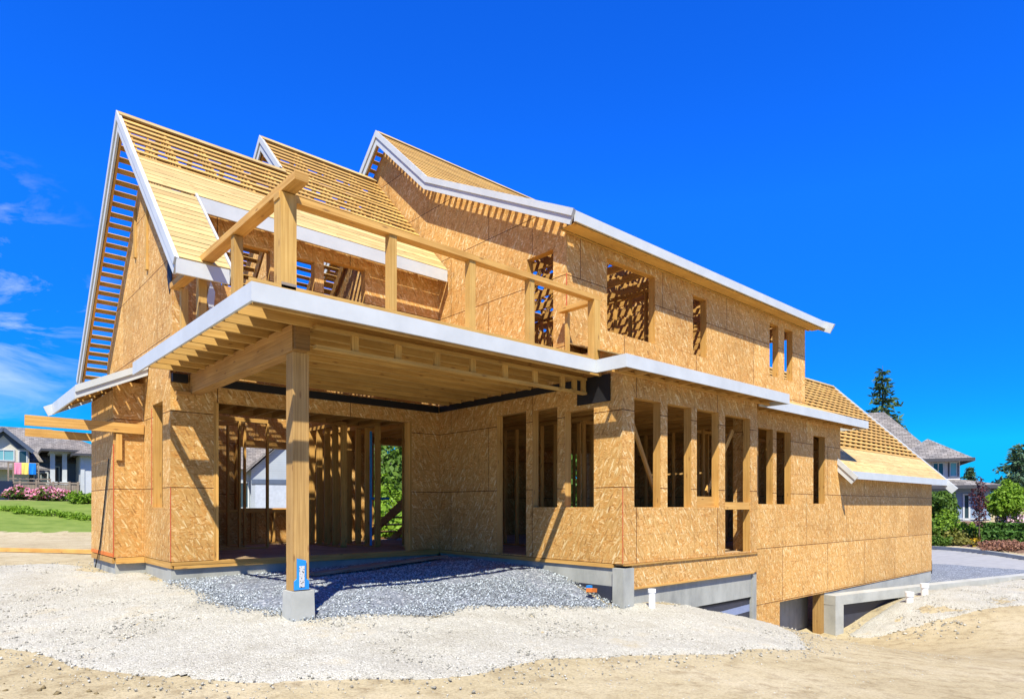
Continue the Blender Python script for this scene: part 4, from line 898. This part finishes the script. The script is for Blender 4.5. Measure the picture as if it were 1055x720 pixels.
for k, (a, b) in enumerate(((15, 22.3), (22.3, 29.6), (29.6, 37))):
    mb = MB(); n = 5
    for i in range(n):
        xa, xb = fx(a+(b-a)*i/n), fx(a+(b-a)*(i+1)/n); ya, yb = -.1-.03*math.sin(i*1.9+k), -.1-.03*math.sin((i+1)*1.9+k)
        mb.poly([(xa, ya, fz(488.3)), (xb, yb, fz(488.3)), (xb, -.08, fz(477)), (xa, -.08, fz(477))]); mb.poly([(xa, -.08, fz(477)), (xb, -.08, fz(477)), (xb, .03, fz(476.6)), (xa, .03, fz(476.6))]); mb.poly([(xa, .03, fz(476.6)), (xb, .03, fz(476.6)), (xb, .04, fz(484)), (xa, .04, fz(484))])
    mb.build('stripe', pal[k], tw)
for k, (u, r, h, n) in enumerate(((17, .6, .62, 700), (36, 1.2, 1.05, 2000), (53, 1.0, .85, 1300), (69, .9, .78, 1100))):
    x, y = away(u, 48.7)
    shrub('flowering_shrub', ['small pink shrub at the left end of the fence', 'largest bright pink flowering shrub in front of the fence', 'middling pink flowering shrub right of the largest one', 'pink flowering shrub at the right end by the pale house wing'][k], 'shrub', x, y, r, h, 'green', n, .22, 'pink shrubs along the fence', ('pink', int(n*.55), .2), wide=1.3, dirx=(SF, -CF))
x, y = away(89, 47.5); shrub('round_shrub', 'clipped bright green shrub by the pale house wing on the left', 'shrub', x, y, 1.0, 1.1, 'lime', 1800, .18)
for k, (u, t) in enumerate(((2, 41.5), (14, 41.8), (27, 41.2), (41, 41.6), (55, 41.3), (70, 41.6), (84, 41.2))):
    x, y = away(u, t); shrub('weed_clump', 'low green weeds growing along the bottom edge of the lawn', 'weeds', x, y, .7, .35, 'lime', 420, .16, 'weeds along the lawn edge', wide=1.5, dirx=(SF, -CF))
x, y = away(590, 46); tree('garden_tree', 'broad dark green tree behind the house, glimpsed through the porch windows', x, y, 9, 1.5, [(0, 0, 4.0, 3.4, 3.4, 2.8), (-2.4, .6, 3.2, 2.4, 2.4, 2.0), (2.4, -.6, 3.5, 2.6, 2.6, 2.1), (.3, .3, 6.6, 2.3, 2.3, 1.9)], 'hedge', 4200, .45, tr=.2)
x = RNG.uniform(-2, 1.6, 420); y = RNG.uniform(3.6, 7.2, 420); k = vnoise(x, y, .8, 12) > .4; stones('earth_clods', x[k], y[k], .006, .03, M['clod'], -.002, (.6, 1.1))
# a pale house straight behind the building, seen through the framing
hb = empty('background_house', 'pale grey house with a steep gable seen through the open framing', 'house')
x, y = away(285, 44); hb.location = (x, y, 0); hb.rotation_euler = (0, 0, math.radians(-20)); zz = Hs(x, y)
mb = MB(); mb.box(-9, 9, 0, 8, zz-1, 3.4); mb.box(-1.6, 3.2, -1.2, -.001, zz-1, 3.3); mb.prism([(-1.6, 3.301), (3.2, 3.301), (.8, 5.6)], 'y', -1.2, -.001); mb.build('wall', M['sidemid'], hb)
mb = MB(); hiproof(mb, -9, 9, 0, 8, 3.4, 3.6); mb.build('roof', M['roofgrey'], hb)
mb = MB(); mb.beam((.8, -.4, 5.85), (3.6, -.4, 3.15), 2.4, .16); mb.beam((.8, -.4, 5.85), (-2.0, -.4, 3.15), 2.4, .16); mb.build('roof', M['roofbrown'], hb)
for a in (-6, -3.4, 4.3): window(hb, a, a+1.6, 0, .9, 2.5, 'glass', 1)
mb = MB(); mb.box(-1.35, 2.95, -1.24, -1.201, zz, 2.35); mb.build('garage_door', flat('garage_door', (.36, .40, .46), .5, .3), hb)
mb = MB(); mb.box(-1.58, 3.18, -1.26, -1.202, 2.42, 2.72); mb.build('trim_band', M['bluetrim'], hb)
mb = MB(); mb.box(-7.02, 7.02, -.03, -.004, .15, .5); mb.build('trim_band', M['bluetrim'], hb)
x, y = away(408, 40); tree('garden_tree', 'leafy green tree seen through the rear opening of the framing', x, y, 6.5, 1.2, [(0, 0, 3.2, 2.2, 2.2, 1.8), (-1.6, .6, 2.6, 1.6, 1.6, 1.3), (1.6, -.6, 2.8, 1.7, 1.7, 1.4), (.3, .3, 4.8, 1.6, 1.6, 1.4)], 'green', 4200, .34, tr=.14)
for k, (u, t, r, h) in enumerate(((392, 33, 1.3, 1.6), (414, 30, 1.2, 1.3), (404, 38, 1.8, 3.6))):
    x, y = away(u, t); shrub('garden_shrub', ['leafy lime green shrub seen through the left of the rear opening', 'low lime green shrub seen through the right of the rear opening', 'tall bright green shrub behind the others in the rear opening'][k], 'shrub', x, y, r, h, 'lime', 1500, .25)

# ================================================================== NEIGHBOURHOOD, RIGHT
hr = empty('neighbour_house', 'blue-grey house with a pale upper storey and hipped grey roof across the street', 'house')
TR = 40.0; x0, y0 = away(985, TR); hr.location = (x0, y0, 0); hr.rotation_euler = (0, 0, math.radians(-42-26)); qr = TR/675.*1.16*1.16
rx = lambda u: (u-985)*TR/675.*.84
rz_ = lambda v: .9+(522.5-v)*TR/675.
mb = MB(); mb.box(rx(925), rx(1019), -.2, 9, -1.5, rz_(500)); mb.build('wall', M['sideblue'], hr)
mb = MB(); mb.box(rx(930), rx(992), 1.0, 5.4, rz_(503), rz_(472.5)); mb.build('wall', M['stucco'], hr)
mb = MB(); hiproof(mb, rx(930), rx(992), 1.0, 5.4, rz_(471.5), rz_(447)-rz_(471.5), over=.6); rr = mb.build('roof', M['roofbrown'], hr)
mb = MB(); gutter_ring(mb, rx(930), rx(992), 1.0, 5.4, rz_(471.5), .6); mb.build('gutter', M['gutter'], rr)
mb = MB(); mb.tube([(rx(978), 4, rz_(458)), (rx(978), 4, rz_(454))], .08, 8); mb.build('vent_pipe', M['gutter'], rr)
mb = MB(); hiproof(mb, rx(925), rx(1019), -.2, 9, rz_(500.5), rz_(489)-rz_(500.5), over=.7); rr = mb.build('porch_roof', M['roofbrown'], hr)
mb = MB(); gutter_ring(mb, rx(925), rx(1019), -.2, 9, rz_(500.5), .7); mb.build('gutter', M['gutter'], rr)
mb = MB(); hiproof(mb, rx(800), rx(968), 3.2, 8.4, rz_(470), rz_(408)-rz_(470), over=.5); mb.build('roof', M['roofbrown'], hr)
mb = MB(); mb.box(rx(800), rx(968), 3.3, 8.3, -1.5, rz_(470.5)); mb.build('wall', M['stucco'], hr)
window(hr, rx(964), rx(974), 1.0, rz_(489), rz_(476), 'glass', 1)
w = window(hr, rx(982), rx(988), 1.0, rz_(489), rz_(476), 'glass2', 0)
mb = MB(); mb.box(rx(979.4), rx(980.9), .93, .999, rz_(490), rz_(475.5)); mb.box(rx(989.1), rx(990.4), .93, .999, rz_(490), rz_(475.5)); mb.build('shutter', M['gutter'], hr)
for a, b, c, d in ((962, 970, 522, 510), (977, 982, 533, 509), (993, 997, 534, 510)): window(hr, rx(a), rx(b), -.2, rz_(c), rz_(d), 'glass', 0)
mb = MB(); mb.box(rx(925), rx(1010), -.32, -.205, -1.5, rz_(536)); mb.build('stone_plinth', M['stone'], hr)
mb = MB(); mb.box(rx(925), rx(1018), -.26, -.206, rz_(534.6), rz_(533.6)); mb.build('trim_band', M['white'], hr)
x, y = away(909, 62); conifer('fir_tree', 'dark green fir tree rising behind the garage roof at the right', x, y, 13.6, 3.6, 'fir', 15, .6, start=.25, n_per=62)
x, y = away(1050, 52); conifer('fir_tree', 'blue-green conifer at the right edge of the picture behind the lime tree', x, y, 5.1, 2.6, 'cedar', 19, .38, start=.06, n_per=60)
x, y = away(1062, 60); conifer('fir_tree', 'taller hazy conifer at the very right edge', x, y, 5.2, 2.8, 'cedar', 22, .45, start=.1, n_per=80)
x, y = away(999, 70); conifer('fir_tree', 'small conifer tip showing between the two right hand roofs', x, y, 5.2, 1.6, 'fir', 18, .4, start=.1)
x, y = away(1037, 34.5); z0 = Hs(x, y)
tree('lime_tree', 'round bright lime green tree beside the blue-grey house', x, y, 2.5, .6, [(-.2, 0, 1.2, .9, .9, .7), (.45, .2, 1.3, .75, .8, .65), (0, -.2, 1.8, .6, .6, .5), (.6, 0, 1.9, .35, .4, .45), (-.55, .1, 1.75, .4, .4, .35), (.1, 0, 2.25, .25, .25, .3)], 'lime', 5200, .16, tr=.06)
x, y = away(1009, 31.6)
tree('purple_tree', 'slim purple-leaved young tree in front of the blue-grey house', x, y, 3.0, .8, [(0, 0, 1.3, .3, .3, .5), (.1, 0, 1.9, .38, .36, .5), (-.15, .1, 2.3, .33, .33, .42), (.2, -.1, 2.6, .25, .25, .35), (-.02, 0, 2.95, .16, .16, .25)], 'purple', 620, .12, tr=.03)
x, y = away(971, 35.2); tree('leafy_tree', 'small bushy green tree against the end of the garage wing', x, y, 2.5, .5, [(0, 0, 1.4, .75, .75, .7), (.4, 0, 2.0, .55, .55, .45), (-.4, .1, 1.9, .6, .6, .5), (.2, .1, 1.0, .7, .7, .5)], 'green', 3600, .17, tr=.05)
sh = [(964, 35.3, 1.0, 1.5, 'green', 'tall dense green shrub at the end of the garage wing'), (976, 35.6, 1.15, 1.55, 'lime', 'yellow-green shrub below the small bushy tree'), (984, 35.0, 1.3, .8, 'olive', 'broad olive shrub in the middle of the bank'),
      (992, 35.6, 1.0, .8, 'lime', 'bright spreading shrub left of the purple tree'), (1002, 35.2, .75, .6, 'green', 'dark green shrub at the foot of the purple tree'), (970, 34.5, .6, .6, 'green', 'small low green shrub at the left foot of the bank'), (989, 34.0, .5, .4, 'olive', 'smallest olive tuft by the kerb')]
for u, t, r, h, m, lab in sh:
    x, y = away(u, t-2.2); shrub('shrub', lab, 'shrub', x, y, r, h, m, 1500, .15)
x, y = away(1007, 30.6); shrub('yellow_flowers', 'small clump of yellow flowers beside the purple tree', 'flowers', x, y, .33, .42, 'olive', 260, .1, None, ('yellow', 260, .09))
for k, (u, t, r, h) in enumerate(((1020, 29.6, .55, .36), (1034, 28.9, .65, .42), (1048, 28.2, .6, .4), (1030, 28.4, .4, .25))):
    x, y = away(u, t); shrub('heather', ['rusty heather clump nearest the purple tree', 'widest rusty heather clump below the hedges', 'rusty heather clump at the right edge', 'small low heather tuft closest to the kerb'][k], 'shrub', x, y, r, h, 'rust', 800, .1, 'heathers along the kerb', wide=1.3, dirx=(SF, -CF))
def hedge(label, u0, u1, t0, t1, h, w):
    a, b = away(u0, t0), away(u1, t1); c = ((a[0]+b[0])/2, (a[1]+b[1])/2); ln = math.hypot(b[0]-a[0], b[1]-a[1]); an = math.atan2(b[1]-a[1], b[0]-a[0]); z = Hs(*c)
    o = empty('hedge', label, 'hedge'); o.location = (*c, z); o.rotation_euler = (0, 0, an)
    n = int(ln*900); p = RNG.uniform(-1, 1, (n, 3)); ax = RNG.integers(1, 3, n); sg = RNG.choice([-1, 1], n)
    sgn = np.where(ax == 2, 1, sg); p[np.arange(n), ax] = sgn*(1-.12*RNG.random(n)**2)
    c3 = p*np.array([ln/2, w/2, h/2])+np.array([0, 0, h/2])+RNG.normal(0, .025, (n, 3))
    nn = RNG.normal(size=(n, 3)); nn[np.arange(n), ax] += sgn*1.2; nn /= np.linalg.norm(nn, axis=1)[:, None]; aa = np.cross(nn, RNG.normal(size=(n, 3))); aa /= np.linalg.norm(aa, axis=1)[:, None]; bb = np.cross(nn, aa); s = .05+.06*RNG.random(n)[:, None]
    v = np.stack([c3-aa*s, c3+bb*s*.7, c3+aa*s, c3-bb*s*.7], 1).reshape(-1, 3); rawmesh('foliage', v, np.arange(n*4).reshape(-1, 4), G['hedge'], np.clip(RNG.normal(.5, .22, n), 0, 1), o)
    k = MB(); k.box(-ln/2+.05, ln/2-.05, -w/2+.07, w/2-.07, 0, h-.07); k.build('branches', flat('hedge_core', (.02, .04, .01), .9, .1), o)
hedge('clipped green hedge, the upper and longer of the two', 1012, 1090, 32.6, 30.6, .48, .7); hedge('clipped green hedge, the lower one nearer the kerb', 1012, 1090, 30.6, 28.8, .42, .6)
x, y = away(1046, 34.6); shrub('flowering_shrub', 'pale pink flowering bush above the hedges at the right edge', 'shrub', x, y, .9, .7, 'green', 700, .13, None, ('palepink', 900, .12), wide=1.3, dirx=(SF, -CF))

# ================================================================== LOOSE THINGS ON THE SITE
def loose(name, mb, m, label, cat, group=None): return tag(mb.build(name, M[m]), label, cat, group)
mb = MB(); mb.tube([(8.55, 6.2, -1.2), (8.55, 6.2, -.44)], .052, 14); mb.tube([(8.55, 6.2, -.441), (8.55, 6.2, -.385)], .062, 14)
loose('drain_pipe', mb, 'pvc', 'tall white plastic pipe standing in the gravel at the house corner', 'pipe')
for k, (u, t) in enumerate(((937, 17.0), (952.5, 17.6))):
    x, y = away(u, t); z = Hs(x, y); mb = MB(); mb.tube([(x, y, z-.3), (x, y, z+.20)], .085, 14); mb.tube([(x, y, z+.201), (x, y, z+.31)], .105, 14)
    loose('drain_pipe', mb, 'pvc', ['left one of two short white pipe stubs in front of the retaining wall', 'right one of two short white pipe stubs in front of the retaining wall'][k], 'pipe')
mb = MB(); mb.beam((1.22, 13.03, 2.30), (3.0-.075, 13.03, 2.28), .04, .17, (0, 0, 1), 1.05); loose('timber_board', mb, 'lumber', 'upper pale board nailed across the side bay and sticking out to the left', 'board')
mb = MB(); mb.beam((1.42, 15.10, 2.30), (2.60, 15.10, 2.27), .04, .15, (0, 0, 1), 1.0); loose('timber_board', mb, 'lumber', 'lower pale board sticking out left behind the side bay', 'board')
mb = MB(); mb.beam((2.545, 13.045, 1.72), (2.545, 13.045, 2.18), .09, .04, (0, 1, 0), 1.1); loose('wood_block', mb, 'lumber', 'short upright wood block below the board on the side bay', 'block')
mb = MB(); x, y = away(-60, 19); x1, y1 = away(97, 16.5); mb.beam((x, y, Hs(x, y)+.07), (x1, y1, Hs(x1, y1)+.07), .10, .10, (0, 0, 1), 1.1); loose('timber_board', mb, 'lumber', 'long timber lying on the bare ground left of the house', 'board')
mb = MB(); mb.tube([(2.43, 13.25, 1.75), (2.41, 13.5, 1.0), (2.40, 13.85, .2), (2.36, 14.05, -.2)], .011, 6); loose('cable', mb, 'black', 'thin black cable hanging down the side bay', 'cable')
for k, (a, b, w) in enumerate((((4.6, 9.9, 0), (7.4, 10.35, 0), .22), ((5.6, 10.5, 0), (7.55, 10.3, 0), .14))):
    mb = MB(); za, zb2 = Hs(a[0], a[1])+.10, Hs(b[0], b[1])+.12; mb.beam((a[0], a[1], za), (b[0], b[1], zb2), w, .04, (0, 0, 1), .85); loose('plank', mb, 'old', ['wide grey plank lying on the crushed stone in the porch shade', 'narrow grey plank lying behind the wide one in the porch'][k], 'plank')
def rock(name, x, y, s, m, label, cat='rock', sq=.7):
    bmv = OCT.copy(); v = []; import itertools
    mb = MB(); n = 9; z = Hs(x, y)+.05; ringz = [(-.5, .55), (-.15, .95), (.25, .85), (.55, .4)]
    R_ = [[(x+s*r*math.cos(6.283*k/n)*random.uniform(.85, 1.12), y+s*r*math.sin(6.283*k/n)*random.uniform(.85, 1.12), z+s*sq*(h+.35)) for k in range(n)] for h, r in ringz]
    for a, b in zip(R_[:-1], R_[1:]):
        for k in range(n): mb.poly([a[k], a[(k+1) % n], b[(k+1) % n], b[k]])
    mb.poly(R_[-1]); return loose(name, mb, m, label, cat)
rock('concrete_lump', 3.95, 9.0, .13, 'conc_pale', 'pale concrete lump lying on the crushed stone left of the post'); rock('concrete_lump', 4.20, 8.75, .07, 'conc_pale', 'small pale chip beside the concrete lump left of the post')
mb = MB(); mb.beam((7.80, 6.85, -.40), (7.98, 6.90, -.42), .10, .06, (0, 0, 1), 1.0); loose('brick', mb, 'orange', 'orange brick piece at the foot of the porch corner', 'brick')
mb = MB(); mb.box(7.98, 8.05, 7.0, 7.07, -.44, -.36); loose('plastic_scrap', mb, 'blue', 'blue plastic scrap beside the orange brick piece', 'scrap')
mb = MB(); mb.prism([(12.50, -1.9), (12.80, -1.9), (12.54, -.55), (12.50, -.55)], 'y', 6.78, 6.82); loose('plank', mb, 'lumber', 'thin plank leaning at the right end of the concrete bay wall', 'plank')

# ================================================================== SKY, SUN, CAMERA
SUN = V((1, 1.05, -2.0)).normalized()
w = bpy.data.worlds.new('World'); sc.world = w; w.use_nodes = True; nt = w.node_tree; bg = nt.nodes['Background']
sky = N(nt, 'ShaderNodeTexSky', sky_type='NISHITA'); sky.sun_disc = False; sky.sun_elevation = math.asin(-SUN.z); sky.sun_rotation = math.atan2(-SUN.x, -SUN.y)
sky.altitude = 300; sky.air_density = 1.0; sky.dust_density = .25; sky.ozone_density = 3.0
sp = N(nt, 'ShaderNodeSeparateColor'); L(nt, sky.outputs[0], sp.inputs[0])
gb = math_(nt, 'DIVIDE', sp.outputs[1], math_(nt, 'MAXIMUM', sp.outputs[2], 1e-4)); hs = N(nt, 'ShaderNodeCombineColor')      # a deep polarised blue
bl = math_(nt, 'MINIMUM', sp.outputs[2], 3.7)
L(nt, math_(nt, 'MULTIPLY', bl, .007), hs.inputs[0]); L(nt, math_(nt, 'MULTIPLY', math_(nt, 'MINIMUM', math_(nt, 'MULTIPLY', math_(nt, 'POWER', gb, 2.2), .66), .47), bl), hs.inputs[1]); L(nt, math_(nt, 'MULTIPLY', bl, 1.0), hs.inputs[2])
tc = N(nt, 'ShaderNodeTexCoord').outputs['Generated']
mp = N(nt, 'ShaderNodeMapping'); mp.inputs['Rotation'].default_value = (.25, .12, 0); mp.inputs['Scale'].default_value = (5.5, 5.5, 15); L(nt, tc, mp.inputs[0])
n1 = N(nt, 'ShaderNodeTexNoise', i_Scale=1.0, i_Detail=8.0, i_Roughness=.62, i_Distortion=.6); L(nt, mp.outputs[0], n1.inputs['Vector'])
dt = N(nt, 'ShaderNodeVectorMath', operation='DOT_PRODUCT'); L(nt, tc, dt.inputs[0]); dt.inputs[1].default_value = V((.0, .97, .235)).normalized()
msk = N(nt, 'ShaderNodeMapRange', interpolation_type='SMOOTHSTEP'); msk.inputs[1].default_value = .978; msk.inputs[2].default_value = .998; L(nt, dt.outputs['Value'], msk.inputs[0])
cl = math_(nt, 'MULTIPLY', ramp(nt, n1.outputs[0], [(.475, (0, 0, 0)), (.74, (1, 1, 1))]), math_(nt, 'MULTIPLY', msk.outputs[0], .62))
L(nt, mixc(nt, cl, hs.outputs[0], (3.6, 3.9, 4.2)), bg.inputs[0]); bg.inputs[1].default_value = .15
sl = bpy.data.lights.new('sun', 'SUN'); sl.energy = 4.5; sl.angle = math.radians(.53); sl.color = (1, .94, .80)
so = bpy.data.objects.new('sun', sl); COL.objects.link(so); so.rotation_euler = SUN.to_track_quat('-Z', 'Y').to_euler(); so.location = (-10, -10, 25)
cd = bpy.data.cameras.new('camera'); cam = bpy.data.objects.new('camera', cd); COL.objects.link(cam); sc.camera = cam
cam.location = (0, 0, EYE); cam.rotation_euler = (math.pi/2, 0, HEAD-math.pi/2)
cd.sensor_width = 36; cd.lens = 675/1055*36; cd.shift_y = 162.5/1055; cd.clip_end = 3000; cd.clip_start = .05
sc.view_settings.view_transform = 'Standard'; sc.view_settings.look = 'None'; sc.view_settings.gamma = 1; sc.view_settings.exposure = 1.08
sc.cycles.max_bounces = 10; sc.cycles.diffuse_bounces = 8
